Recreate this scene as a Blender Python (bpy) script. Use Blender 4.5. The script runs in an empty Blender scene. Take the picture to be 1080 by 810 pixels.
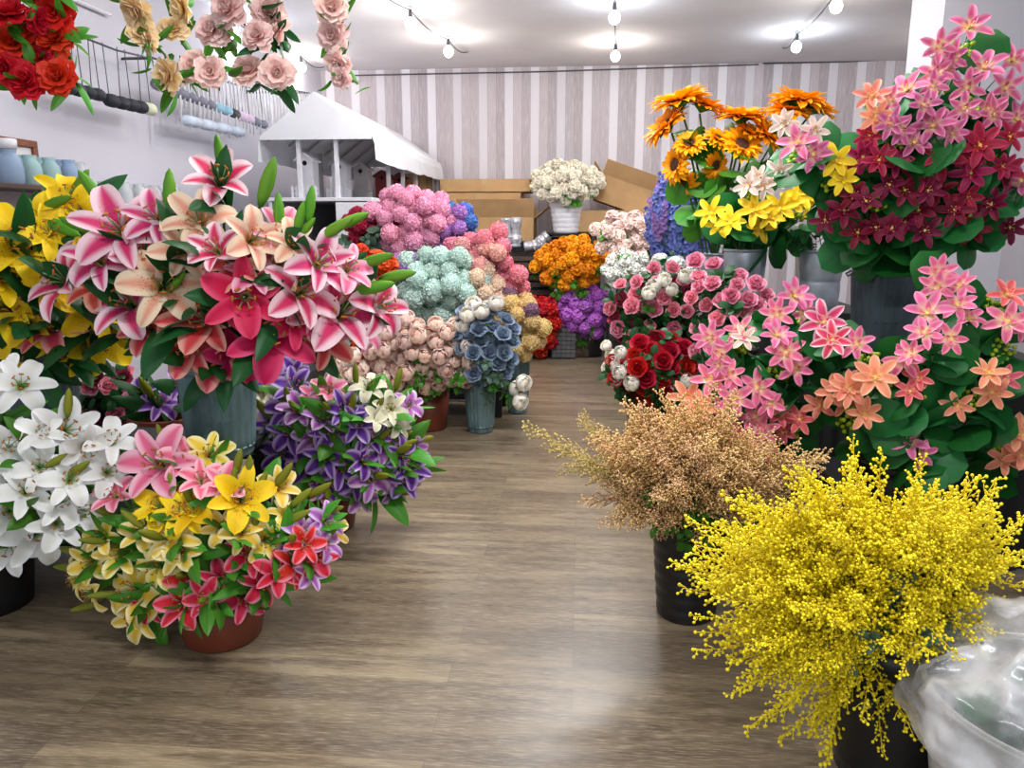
import bpy, math, random
from mathutils import Vector, Matrix, Quaternion
PI = math.pi
SC = bpy.context.scene
COL = SC.collection

# ------------------------------------------------------------------ camera, world, light, exposure
F, CX, CY = 811.0, 540.0, 405.0            # focal length and centre of the 1080 x 810 frame
H = 1.40                                   # eye height
PITCH, YAW = math.radians(11.8), math.radians(5.0)
cam_data = bpy.data.cameras.new('camera')
cam_data.sensor_width = 36.0
cam_data.lens = 36.0 * F / 1080.0
cam_data.clip_start = 0.05
cam = bpy.data.objects.new('camera', cam_data)
cam.location = (0, 0, H)
cam.rotation_euler = (PI / 2 - PITCH, 0, YAW)
COL.objects.link(cam)
SC.camera = cam
CAM_R = cam.rotation_euler.to_matrix()
CAM_P = Vector((0, 0, H))
SC.view_settings.view_transform = 'Standard'
SC.view_settings.look = 'None'
SC.view_settings.gamma = 1
SC.view_settings.use_curve_mapping = False
SC.view_settings.exposure = 0.35
world = bpy.data.worlds.new('world')
SC.world = world
world.use_nodes = True
world.node_tree.nodes['Background'].inputs[0].default_value = (0.80, 0.88, 1.0, 1)
world.node_tree.nodes['Background'].inputs[1].default_value = 0.35
CEIL = 3.20
BULB_POWER = 11.0
def lamp(name, kind, loc, power, color, size=0.06, size_y=None, rot=(0, 0, 0)):
    d = bpy.data.lights.new(name, kind)
    d.energy = power
    d.color = color
    if kind == 'AREA':
        d.shape = 'RECTANGLE'
        d.size = size
        d.size_y = size_y or size
    else:
        d.shadow_soft_size = size
    o = bpy.data.objects.new(name, d)
    o.location = loc
    o.rotation_euler = rot
    COL.objects.link(o)
    return o
# daylight through the open shop front, behind the camera
lamp('shopfront_daylight', 'AREA', (0.2, -1.7, 1.75), 46.0, (0.90, 0.95, 1.0), 6.0, 2.3, (PI / 2, 0, 0))
# added fill light above the aisle, under the unseen tube fittings
for ty in (0.8, 3.2, 5.9):
    lamp('fill_light', 'AREA', (0.1, ty, CEIL - 0.085), 54.0, (0.98, 0.98, 1.0), 1.2, 0.05)

# ------------------------------------------------------------------ picture to place
def ray(px, py):
    return (CAM_R @ Vector(((px - CX) / F, -(py - CY) / F, -1.0))).normalized()
def P(px, py, Y):
    d = ray(px, py)
    return CAM_P + d * (Y / d.y)
def PX(px, py, X):
    d = ray(px, py)
    return CAM_P + d * (X / d.x)
def PZ(px, py, Z):
    d = ray(px, py)
    return CAM_P + d * ((Z - H) / d.z)
def to_px(p):
    c = CAM_R.transposed() @ (Vector(p) - CAM_P)
    return (CX + F * c.x / -c.z, CY - F * c.y / -c.z)
def span(px, p):
    """width in metres of px picture pixels at the distance of point p"""
    c = CAM_R.transposed() @ (Vector(p) - CAM_P)
    return px * -c.z / F

# ------------------------------------------------------------------ materials
MATS = {}
def new_mat(name):
    m = bpy.data.materials.new(name)
    m.use_nodes = True
    nt = m.node_tree
    b = nt.nodes['Principled BSDF']
    return m, nt, b
def c4(c):
    return (c[0], c[1], c[2], 1.0)
def srgb(r, g, b):
    f = lambda x: ((x / 255 + 0.055) / 1.055) ** 2.4 if x > 10 else x / 255 / 12.92
    return (f(r), f(g), f(b))
def mixc(nt, fac, a, b):
    n = nt.nodes.new('ShaderNodeMix')
    n.data_type = 'RGBA'
    for sock, v in ((n.inputs[0], fac), (n.inputs[6], a), (n.inputs[7], b)):
        if isinstance(v, bpy.types.NodeSocket):
            nt.links.new(v, sock)
        elif isinstance(v, (int, float)):
            sock.default_value = v
        else:
            sock.default_value = c4(v)
    return n.outputs[2]
def mth(nt, op, a, b=None, c=None, clamp=False):
    n = nt.nodes.new('ShaderNodeMath')
    n.operation = op
    n.use_clamp = clamp
    for i, v in enumerate((a, b, c)):
        if v is None:
            continue
        if isinstance(v, bpy.types.NodeSocket):
            nt.links.new(v, n.inputs[i])
        else:
            n.inputs[i].default_value = v
    return n.outputs[0]
def smooth(nt, v, lo, hi):
    n = nt.nodes.new('ShaderNodeMapRange')
    n.interpolation_type = 'SMOOTHSTEP'
    nt.links.new(v, n.inputs[0])
    n.inputs[1].default_value = lo
    n.inputs[2].default_value = hi
    return n.outputs[0]
def noise(nt, scale, detail=2.0, stretch=None, coord='Object'):
    tc = nt.nodes.new('ShaderNodeTexCoord')
    out = tc.outputs[coord]
    if stretch:
        mp = nt.nodes.new('ShaderNodeMapping')
        mp.inputs['Scale'].default_value = stretch
        nt.links.new(out, mp.inputs[0])
        out = mp.outputs[0]
    n = nt.nodes.new('ShaderNodeTexNoise')
    n.inputs['Scale'].default_value = scale
    n.inputs['Detail'].default_value = detail
    nt.links.new(out, n.inputs['Vector'])
    return n.outputs['Fac']
def surf(name, col, rough=0.5, metal=0.0, vary=0.12, scale=9.0, stretch=None, bump=0.0, spec=0.5, emit=None):
    """a plain surface with a soft mottling of its colour"""
    if name in MATS:
        return MATS[name]
    m, nt, b = new_mat(name)
    nz = noise(nt, scale, 3.0, stretch)
    lo = tuple(x * (1 - vary) for x in col)
    hi = tuple(min(1, x * (1 + vary)) for x in col)
    f = smooth(nt, nz, 0.3, 0.7)
    nt.links.new(mixc(nt, f, lo, hi), b.inputs['Base Color'])
    b.inputs['Roughness'].default_value = rough
    b.inputs['Metallic'].default_value = metal
    b.inputs['Specular IOR Level'].default_value = spec
    if bump:
        bp = nt.nodes.new('ShaderNodeBump')
        bp.inputs['Strength'].default_value = bump
        bp.inputs['Distance'].default_value = 0.01
        nt.links.new(nz, bp.inputs['Height'])
        nt.links.new(bp.outputs[0], b.inputs['Normal'])
    if emit:
        b.inputs['Emission Color'].default_value = c4(emit[0])
        b.inputs['Emission Strength'].default_value = emit[1]
    MATS[name] = m
    return m
def petal_mat(name, throat, mid, edge, lo=0.35, hi=1.0, tip=0.5, speckle=None, th=0.3, trans=0.22, vary=0.1, rough=0.55):
    """petal cloth: throat at the base, mid along the rib, edge at the margin and tip"""
    if name in MATS:
        return MATS[name]
    m, nt, b = new_mat(name)
    uv = nt.nodes.new('ShaderNodeUVMap')
    sx = nt.nodes.new('ShaderNodeSeparateXYZ')
    nt.links.new(uv.outputs[0], sx.inputs[0])
    u, v = sx.outputs[0], sx.outputs[1]
    e = mth(nt, 'ABSOLUTE', mth(nt, 'MULTIPLY_ADD', u, 2.0, -1.0))
    v3 = mth(nt, 'MULTIPLY', mth(nt, 'POWER', v, 2.5), tip)
    fe = smooth(nt, mth(nt, 'ADD', e, v3), lo, hi)
    c = mixc(nt, fe, mid, edge)
    if speckle:
        nz = noise(nt, 26.0, 0.0, (1.0, 1.0, 1.0), 'UV')
        f = mth(nt, 'MULTIPLY', mth(nt, 'GREATER_THAN', nz, 0.66), mth(nt, 'MULTIPLY', smooth(nt, v, 0.75, 0.3), smooth(nt, e, 0.8, 0.5)))
        c = mixc(nt, f, c, speckle)
    ft = smooth(nt, v, th, 0.06)
    c = mixc(nt, ft, c, throat)
    oi = nt.nodes.new('ShaderNodeObjectInfo')
    hs = nt.nodes.new('ShaderNodeHueSaturation')
    nt.links.new(mth(nt, 'MULTIPLY_ADD', oi.outputs['Random'], 2 * vary, 1 - vary), hs.inputs['Value'])
    nt.links.new(mth(nt, 'MULTIPLY_ADD', oi.outputs['Random'], 0.02, 0.49), hs.inputs['Hue'])
    nt.links.new(c, hs.inputs['Color'])
    nt.links.new(hs.outputs[0], b.inputs['Base Color'])
    b.inputs['Roughness'].default_value = rough
    b.inputs['Specular IOR Level'].default_value = 0.3
    tr = nt.nodes.new('ShaderNodeBsdfTranslucent')
    nt.links.new(hs.outputs[0], tr.inputs[0])
    mx = nt.nodes.new('ShaderNodeMixShader')
    mx.inputs[0].default_value = trans
    nt.links.new(b.outputs[0], mx.inputs[1])
    nt.links.new(tr.outputs[0], mx.inputs[2])
    nt.links.new(mx.outputs[0], nt.nodes['Material Output'].inputs[0])
    MATS[name] = m
    return m
def leaf_mat(name, a, b_, rough=0.45):
    return petal_mat(name, a, tuple(min(1, x * 1.35 + 0.01) for x in a), b_, 0.02, 0.25, 0.05, trans=0.18, vary=0.25, rough=rough)

# petal colours
PINKW = petal_mat('petal_pink_white', srgb(206, 196, 110), srgb(214, 52, 104), srgb(246, 214, 222), 0.30, 0.95, 0.55, srgb(150, 20, 60), th=0.22)
PINKD = petal_mat('petal_deep_pink', srgb(224, 190, 140), srgb(206, 24, 84), srgb(226, 78, 122), 0.45, 1.1, 0.3, th=0.2)
SALM = petal_mat('petal_salmon', srgb(190, 140, 70), srgb(208, 60, 66), srgb(236, 168, 150), 0.4, 1.05, 0.5, srgb(120, 20, 30), th=0.25)
PEACHC = petal_mat('petal_peach_cream', srgb(214, 160, 70), srgb(232, 160, 130), srgb(246, 222, 190), 0.15, 0.8, 0.4, srgb(170, 60, 50), th=0.35)
YEL = petal_mat('petal_yellow', srgb(214, 150, 10), srgb(250, 206, 12), srgb(255, 222, 40), 0.3, 1.0, 0.3, srgb(120, 60, 10), th=0.25)
YELP = petal_mat('petal_pale_yellow', srgb(220, 160, 30), srgb(244, 204, 56), srgb(252, 240, 176), 0.3, 1.1, 0.5, th=0.3)
WHI = petal_mat('petal_white', srgb(190, 206, 120), srgb(236, 236, 228), srgb(248, 248, 248), 0.2, 0.9, 0.3, th=0.28)
CREAMW = petal_mat('petal_cream_white', srgb(190, 190, 100), srgb(236, 230, 190), srgb(246, 242, 220), 0.2, 0.9, 0.3, th=0.28)
REDP = petal_mat('petal_red_pink', srgb(230, 170, 120), srgb(214, 30, 52), srgb(240, 140, 160), 0.5, 1.1, 0.4, th=0.2)
LPINK = petal_mat('petal_light_pink', srgb(236, 200, 150), srgb(232, 104, 140), srgb(248, 190, 204), 0.3, 1.0, 0.5, th=0.25)
LILAC = petal_mat('petal_lilac', srgb(220, 210, 150), srgb(170, 90, 180), srgb(226, 190, 230), 0.3, 1.0, 0.5, th=0.2)
PURP = petal_mat('petal_purple', srgb(196, 180, 204), srgb(104, 46, 156), srgb(206, 172, 230), 0.45, 1.0, 0.5, th=0.2)
STARP = petal_mat('petal_star_pink', srgb(248, 230, 180), srgb(222, 96, 140), srgb(238, 150, 184), 0.3, 1.05, 0.4, th=0.55)
STARH = petal_mat('petal_star_hot_pink', srgb(240, 210, 180), srgb(214, 56, 100), srgb(246, 210, 218), 0.45, 1.25, 0.5, th=0.35)
STARB = petal_mat('petal_star_burgundy', srgb(224, 60, 60), srgb(150, 20, 62), srgb(190, 52, 96), 0.4, 1.1, 0.3, th=0.36)
STARD = petal_mat('petal_star_dark_burgundy', srgb(150, 30, 50), srgb(112, 12, 44), srgb(150, 34, 70), 0.4, 1.1, 0.3, th=0.3)
STARO = petal_mat('petal_star_peach', srgb(250, 220, 150), srgb(236, 140, 110), srgb(246, 180, 150), 0.4, 1.1, 0.3, th=0.36)
STARS = petal_mat('petal_star_salmon', srgb(244, 200, 150), srgb(220, 92, 106), srgb(240, 146, 146), 0.4, 1.1, 0.3, th=0.36)
STARW = petal_mat('petal_star_cream', srgb(200, 120, 110), srgb(236, 206, 190), srgb(248, 238, 226), 0.3, 1.0, 0.3, th=0.3)
STARY = petal_mat('petal_star_yellow', srgb(226, 180, 20), srgb(248, 212, 30), srgb(252, 226, 70), 0.4, 1.1, 0.3, th=0.3)
STARM = petal_mat('petal_star_mauve', srgb(240, 214, 170), srgb(196, 82, 128), srgb(224, 140, 176), 0.3, 1.05, 0.4, th=0.5)
SUNP = petal_mat('petal_sunflower', srgb(210, 100, 4), srgb(255, 168, 10), srgb(255, 190, 30), 0.4, 1.1, 0.3, th=0.4)
def solid_petal(name, c, deep=0.72, vary=0.1, trans=0.18, th=0.5):  # deep: darker petal base, also painting shade into the gaps between petals
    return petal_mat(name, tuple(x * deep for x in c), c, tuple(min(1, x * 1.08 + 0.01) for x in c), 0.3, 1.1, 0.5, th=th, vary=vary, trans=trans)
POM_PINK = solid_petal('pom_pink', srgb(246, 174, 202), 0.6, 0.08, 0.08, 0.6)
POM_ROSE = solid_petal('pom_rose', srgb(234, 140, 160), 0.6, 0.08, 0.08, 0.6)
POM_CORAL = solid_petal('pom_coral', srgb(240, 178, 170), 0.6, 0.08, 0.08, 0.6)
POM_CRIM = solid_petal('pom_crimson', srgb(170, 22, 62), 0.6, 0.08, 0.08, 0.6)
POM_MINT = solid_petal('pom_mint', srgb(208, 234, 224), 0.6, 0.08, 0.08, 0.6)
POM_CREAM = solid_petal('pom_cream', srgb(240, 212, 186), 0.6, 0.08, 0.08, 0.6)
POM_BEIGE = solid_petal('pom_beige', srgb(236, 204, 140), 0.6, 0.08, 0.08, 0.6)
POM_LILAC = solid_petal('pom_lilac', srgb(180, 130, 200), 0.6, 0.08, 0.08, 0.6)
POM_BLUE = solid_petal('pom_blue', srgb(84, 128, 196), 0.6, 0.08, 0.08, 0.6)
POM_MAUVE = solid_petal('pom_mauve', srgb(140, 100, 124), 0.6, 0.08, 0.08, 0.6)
BLUSH = petal_mat('ranunculus_blush', srgb(222, 150, 130), srgb(246, 202, 184), srgb(255, 238, 228), 0.35, 1.05, 0.9, th=0.5)
RWHITE = petal_mat('rose_white', srgb(214, 206, 170), srgb(240, 232, 210), srgb(255, 252, 246), 0.35, 1.05, 0.9, th=0.5)
RDUST = solid_petal('rose_dusty_blue', srgb(132, 150, 172), 0.7)
RPINK = petal_mat('rose_pink', srgb(210, 60, 100), srgb(230, 110, 144), srgb(244, 176, 190), 0.3, 1.1, 0.6, th=0.5)
RBURG = solid_petal('rose_burgundy', srgb(150, 40, 70))
RRED = solid_petal('rose_red', srgb(186, 14, 30))
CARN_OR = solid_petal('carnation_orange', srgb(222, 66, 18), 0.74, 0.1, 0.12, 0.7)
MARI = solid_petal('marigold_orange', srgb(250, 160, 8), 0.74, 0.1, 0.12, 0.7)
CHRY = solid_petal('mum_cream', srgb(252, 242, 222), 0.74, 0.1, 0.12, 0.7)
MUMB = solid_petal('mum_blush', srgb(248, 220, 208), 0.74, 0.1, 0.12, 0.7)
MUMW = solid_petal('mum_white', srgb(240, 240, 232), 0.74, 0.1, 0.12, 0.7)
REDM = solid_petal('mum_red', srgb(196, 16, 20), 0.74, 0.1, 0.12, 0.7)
FBLUE = solid_petal('floret_blue', srgb(104, 120, 186))
FVIO = solid_petal('floret_violet', srgb(170, 130, 196))
FORCH = solid_petal('floret_orchid', srgb(196, 110, 214))
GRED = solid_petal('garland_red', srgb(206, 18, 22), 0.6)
GCREAM = petal_mat('garland_cream', srgb(230, 160, 60), srgb(244, 208, 136), srgb(250, 228, 190), 0.3, 1.1, 0.6, th=0.5)
GPINK = petal_mat('garland_blush', srgb(232, 150, 140), srgb(244, 196, 190), srgb(250, 224, 216), 0.3, 1.1, 0.6, th=0.5)
MIMO = surf('mimosa_bead', srgb(250, 224, 24), 0.5, vary=0.15, scale=30)
BEIG = surf('filler_bead', srgb(240, 200, 138), 0.6, vary=0.15, scale=30)
BEIP = surf('filler_bead_pink', srgb(238, 192, 146), 0.6, vary=0.15, scale=30)
BEIY = surf('filler_bead_straw', srgb(214, 196, 120), 0.6, vary=0.15, scale=30)
# greens and stems
LEAFD = leaf_mat('leaf_dark', srgb(16, 58, 24), srgb(28, 84, 36))
LEAFM = leaf_mat('leaf_mid', srgb(46, 104, 24), srgb(74, 138, 40))
LEAFR = leaf_mat('leaf_round', srgb(18, 82, 34), srgb(34, 108, 48))
LEAFB = leaf_mat('leaf_blue', srgb(70, 100, 84), srgb(96, 128, 104))
BUDG = petal_mat('bud_green', srgb(44, 110, 30), srgb(112, 164, 44), srgb(88, 150, 40), 0.3, 1.0, 0.1, th=0.35)
BUDY = petal_mat('bud_olive', srgb(70, 104, 24), srgb(140, 144, 40), srgb(120, 130, 36), 0.3, 1.0, 0.1, th=0.35)
STEM = surf('stem_green', srgb(52, 92, 34), 0.5, vary=0.25, scale=14)
STEMP = surf('stem_pale', srgb(110, 140, 84), 0.5, vary=0.2, scale=14)
STEMT = surf('stem_straw', srgb(176, 146, 84), 0.6, vary=0.2, scale=14)
ANTH = surf('stamen_brown', srgb(170, 96, 24), 0.7, vary=0.2, scale=60)
CENY = surf('flower_eye', srgb(240, 216, 120), 0.7, vary=0.2, scale=60)
BERRY = surf('berry_green', srgb(150, 176, 30), 0.4, vary=0.2, scale=40)
SUNC = surf('sunflower_eye', srgb(64, 34, 14), 0.8, vary=0.3, scale=60)
# hard surfaces
TERRA = surf('terracotta_plastic', srgb(112, 50, 30), 0.5, vary=0.1, scale=6)
TIN = surf('tin_blue', srgb(104, 130, 134), 0.5, 0.35, 0.35, 14, (1, 1, 0.35), bump=0.1)
TIND = surf('tin_dark', srgb(72, 84, 92), 0.5, 0.35, 0.2, 7, (1, 1, 0.35), bump=0.1)
GALV = surf('galvanised', srgb(168, 176, 186), 0.42, 0.6, 0.15, 12, bump=0.05)
WENAM = surf('white_enamel', srgb(226, 226, 232), 0.35, vary=0.05)
BLACKP = surf('black_plastic', srgb(24, 24, 26), 0.4, vary=0.15)
BLACKW = surf('black_wood', srgb(20, 19, 19), 0.8, vary=0.25, stretch=(1, 8, 8))
CARD = surf('cardboard', srgb(188, 150, 104), 0.8, vary=0.08, scale=5)
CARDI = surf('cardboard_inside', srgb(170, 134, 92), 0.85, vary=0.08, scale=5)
TAPE = surf('parcel_tape', srgb(196, 164, 116), 0.25, vary=0.05)
WHITEP = surf('white_paint', srgb(222, 222, 228), 0.5, vary=0.04)
GREYP = surf('grey_paint', srgb(176, 172, 172), 0.55, vary=0.06)
CANVAS = surf('canvas_white', srgb(236, 238, 244), 0.7, vary=0.03, scale=3)
REDPNT = surf('red_paint', srgb(140, 44, 38), 0.55, vary=0.15)
DARKW = surf('dark_wood', srgb(70, 48, 38), 0.6, vary=0.25, stretch=(1, 1, 8))
WASHW = surf('whitewashed_wood', srgb(196, 190, 184), 0.65, vary=0.15, stretch=(8, 8, 1))
HOLE = surf('hole_black', srgb(20, 18, 18), 0.9)
FRAMEB = surf('frame_brown', srgb(120, 62, 34), 0.45, vary=0.2, stretch=(1, 8, 8))
PAPER = surf('print_paper', srgb(206, 204, 206), 0.7, vary=0.06, scale=3)
CABLE = surf('cable', srgb(70, 70, 78), 0.5)
CABLEW = surf('cord_white', srgb(214, 212, 214), 0.7)
SILVER = surf('silver_film', srgb(196, 196, 204), 0.28, 0.5, 0.15, 14, bump=0.4)

# ------------------------------------------------------------------ mesh building
class MB:
    def __init__(s):
        s.v, s.f, s.uv, s.mi = [], [], [], []
    def add(s, verts, faces, uvs=None, mi=0):
        b = len(s.v)
        s.v.extend(tuple(p) for p in verts)
        s.uv.extend(uvs if uvs else [(0.5, 0.5)] * len(verts))
        s.f.extend(tuple(b + i for i in f) for f in faces)
        s.mi.extend([mi] * len(faces))
        return s
    def merge(s, o, M, mi=0):
        return s.add([M @ Vector(p) for p in o.v], o.f, o.uv, mi)
    def mesh(s, name, mats, smooth=True):
        me = bpy.data.meshes.new(name)
        me.from_pydata(s.v, [], s.f)
        if not isinstance(mats, (list, tuple)):
            mats = [mats]
        for m in mats:
            me.materials.append(m)
        me.polygons.foreach_set('material_index', s.mi)
        ul = me.uv_layers.new(name='UVMap')
        flat = []
        for l in me.loops:
            flat.extend(s.uv[l.vertex_index])
        ul.data.foreach_set('uv', flat)
        me.polygons.foreach_set('use_smooth', [smooth] * len(me.polygons))
        me.update()
        return me
    def box(s, lo, hi, mi=0, M=None):
        x0, y0, z0 = lo
        x1, y1, z1 = hi
        v = [Vector(p) for p in ((x0, y0, z0), (x1, y0, z0), (x1, y1, z0), (x0, y1, z0), (x0, y0, z1), (x1, y0, z1), (x1, y1, z1), (x0, y1, z1))]
        if M:
            v = [M @ p for p in v]
        return s.add(v, [(0, 3, 2, 1), (4, 5, 6, 7), (0, 1, 5, 4), (1, 2, 6, 5), (2, 3, 7, 6), (3, 0, 4, 7)], None, mi)
    def tube(s, pts, r, sides=6, mi=0, r1=None):
        pts = [Vector(p) for p in pts]
        n = len(pts)
        rings = []
        for i, p in enumerate(pts):
            t = (pts[min(i + 1, n - 1)] - pts[max(i - 1, 0)])
            t = t.normalized() if t.length > 1e-9 else Vector((0, 0, 1))
            a = t.orthogonal().normalized() if i == 0 else (a - t * a.dot(t)).normalized()
            b = t.cross(a)
            rr = r if r1 is None else r + (r1 - r) * i / max(1, n - 1)
            rings.append([p + (a * math.cos(2 * PI * k / sides) + b * math.sin(2 * PI * k / sides)) * rr for k in range(sides)])
        v = [q for R in rings for q in R]
        f = [(i * sides + k, i * sides + (k + 1) % sides, (i + 1) * sides + (k + 1) % sides, (i + 1) * sides + k) for i in range(n - 1) for k in range(sides)]
        f += [tuple(range(sides - 1, -1, -1)), tuple((n - 1) * sides + k for k in range(sides))]
        uv = [(k / sides, i / max(1, n - 1)) for i in range(n) for k in range(sides)]
        return s.add(v, f, uv, mi)
    def lathe(s, prof, seg=32, mi=0, flute=0.0, nflute=0, zf=None, c=(0, 0, 0)):
        v, uv = [], []
        for j, (r, z) in enumerate(prof):
            for k in range(seg):
                a = 2 * PI * k / seg
                rr = r
                if flute and zf and zf[0] <= z <= zf[1]:
                    rr = r + flute * (0.5 + 0.5 * math.cos(a * nflute))
                v.append((c[0] + rr * math.cos(a), c[1] + rr * math.sin(a), c[2] + z))
                uv.append((k / seg, j / max(1, len(prof) - 1)))
        f = []
        for j in range(len(prof) - 1):
            for k in range(seg):
                k2 = (k + 1) % seg
                f.append((j * seg + k, j * seg + k2, (j + 1) * seg + k2, (j + 1) * seg + k))
        return s.add(v, f, uv, mi)
    def ball(s, c, r, nu=8, nv=5, mi=0, sq=(1, 1, 1)):
        v = [(c[0], c[1], c[2] - r * sq[2])]
        for j in range(1, nv):
            t = PI * j / nv
            for k in range(nu):
                a = 2 * PI * k / nu
                v.append((c[0] + r * sq[0] * math.sin(t) * math.cos(a), c[1] + r * sq[1] * math.sin(t) * math.sin(a), c[2] - r * sq[2] * math.cos(t)))
        v.append((c[0], c[1], c[2] + r * sq[2]))
        f = [(0, 1 + (k + 1) % nu, 1 + k) for k in range(nu)]
        for j in range(nv - 2):
            for k in range(nu):
                k2 = (k + 1) % nu
                f.append((1 + j * nu + k, 1 + j * nu + k2, 1 + (j + 1) * nu + k2, 1 + (j + 1) * nu + k))
        L = len(v) - 1
        f += [(1 + (nv - 2) * nu + k, 1 + (nv - 2) * nu + (k + 1) % nu, L) for k in range(nu)]
        return s.add(v, f, None, mi)
    def petal(s, phi, L, W, t0, t1, r0=0.0, z0=0.0, nu=4, nv=6, p=0.6, q=0.6, cup=0.2, ruff=0.0, k=1.0, rng=None, mi=0):
        """one petal: t0, t1 its angle from the bloom's axis at base and tip (degrees)"""
        pk = max(((j / 40 + 0.06) ** p) * ((1 - j / 40) ** q) for j in range(41))
        r, z, v, uv = r0, z0, [], []
        cs, sn = math.cos(phi), math.sin(phi)
        for j in range(nv + 1):
            t = j / nv
            th = math.radians(t0 + (t1 - t0) * t ** k)
            if j:
                r += math.sin(th) * L / nv
                z += math.cos(th) * L / nv
            w = W * max(0.03, ((t + 0.06) ** p) * ((1 - t) ** q) / pk)
            for i in range(nu + 1):
                u = 2 * i / nu - 1
                off = cup * w * u * u
                if ruff and rng:
                    off += rng.uniform(-ruff, ruff) * W * t * (0.3 + abs(u))
                rr, zz, tg = r - math.cos(th) * off, z + math.sin(th) * off, u * w
                v.append((rr * cs - tg * sn, rr * sn + tg * cs, zz))
                uv.append(((u + 1) / 2, t))
        f = [(j * (nu + 1) + i, j * (nu + 1) + i + 1, (j + 1) * (nu + 1) + i + 1, (j + 1) * (nu + 1) + i) for j in range(nv) for i in range(nu)]
        return s.add(v, f, uv, mi)

def place(o, loc, axis=None, spin=0.0, scale=1.0):
    o.location = loc
    if axis is not None:
        o.rotation_mode = 'QUATERNION'
        o.rotation_quaternion = Vector(axis).normalized().to_track_quat('Z', 'Y') @ Quaternion((0, 0, 1), spin)
    o.scale = (scale,) * 3 if isinstance(scale, (int, float)) else scale
    return o
def link(name, me, parent=None):
    o = bpy.data.objects.new(name, me)
    COL.objects.link(o)
    if parent is not None:
        o.parent = parent
    return o
def tag(o, label, cat, group=None):
    o['label'] = label
    o['category'] = cat
    if group:
        o['group'] = group
    return o
def thing(name, loc, label, cat, group=None, rz=0.0):
    o = bpy.data.objects.new(name, None)
    o.empty_display_size = 0.05
    COL.objects.link(o)
    o.location = loc
    o.rotation_euler = (0, 0, rz)
    return tag(o, label, cat, group)
def part(name, mb, mats, parent, smooth=True, bevel=0.0):
    o = link(name, mb.mesh(name, mats, smooth), parent)
    if bevel:
        m = o.modifiers.new('bevel', 'BEVEL')
        m.width = bevel
        m.segments = 2
        m.limit_method = 'ANGLE'
    return o
def structure(name, mb, mats, smooth=False):
    o = link(name, mb.mesh(name, mats, smooth))
    o['kind'] = 'structure'
    return o

# ------------------------------------------------------------------ the room
Y_BACK = 9.6
X_LEFT = P(338, 76, Y_BACK).x
X_RIGHT = 4.6
Y_FRONT = -2.0
def floor_mat():
    m, nt, b = new_mat('plank_floor')
    tc = nt.nodes.new('ShaderNodeTexCoord')
    br = nt.nodes.new('ShaderNodeTexBrick')
    br.offset = 0.37
    br.inputs['Scale'].default_value = 1.0
    br.inputs['Brick Width'].default_value = 1.05
    br.inputs['Row Height'].default_value = 0.118
    br.inputs['Mortar Size'].default_value = 0.0012
    br.inputs['Mortar Smooth'].default_value = 0.3
    br.inputs['Bias'].default_value = 0.0
    br.inputs['Color1'].default_value = (0, 0, 0, 1)
    br.inputs['Color2'].default_value = (1, 1, 1, 1)
    br.inputs['Mortar'].default_value = (0.5, 0.5, 0.5, 1)
    nt.links.new(tc.outputs['Object'], br.inputs['Vector'])
    grain = noise(nt, 2.6, 7.0, (1.2, 9.0, 1.0))
    fine = noise(nt, 12.0, 4.0, (1.5, 17.0, 1.0))
    big = noise(nt, 1.1, 2.0, (0.6, 2.5, 1.0))
    base = mixc(nt, br.outputs['Color'], srgb(104, 90, 70), srgb(146, 130, 102))
    c = mixc(nt, mth(nt, 'MULTIPLY', smooth(nt, grain, 0.35, 0.68), 0.75), base, srgb(76, 63, 50))
    c = mixc(nt, mth(nt, 'MULTIPLY', smooth(nt, fine, 0.45, 0.75), 0.5), c, srgb(176, 162, 142))
    c = mixc(nt, mth(nt, 'MULTIPLY', smooth(nt, big, 0.4, 0.7), 0.35), c, srgb(92, 80, 66))
    c = mixc(nt, mth(nt, 'MULTIPLY', br.outputs['Fac'], 0.5), c, srgb(62, 52, 44))
    nt.links.new(c, b.inputs['Base Color'])
    nt.links.new(mth(nt, 'MULTIPLY_ADD', fine, 0.22, 0.20), b.inputs['Roughness'])
    bp = nt.nodes.new('ShaderNodeBump')
    bp.inputs['Strength'].default_value = 0.12
    bp.inputs['Distance'].default_value = 0.004
    nt.links.new(fine, bp.inputs['Height'])
    nt.links.new(bp.outputs[0], b.inputs['Normal'])
    return m
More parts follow.
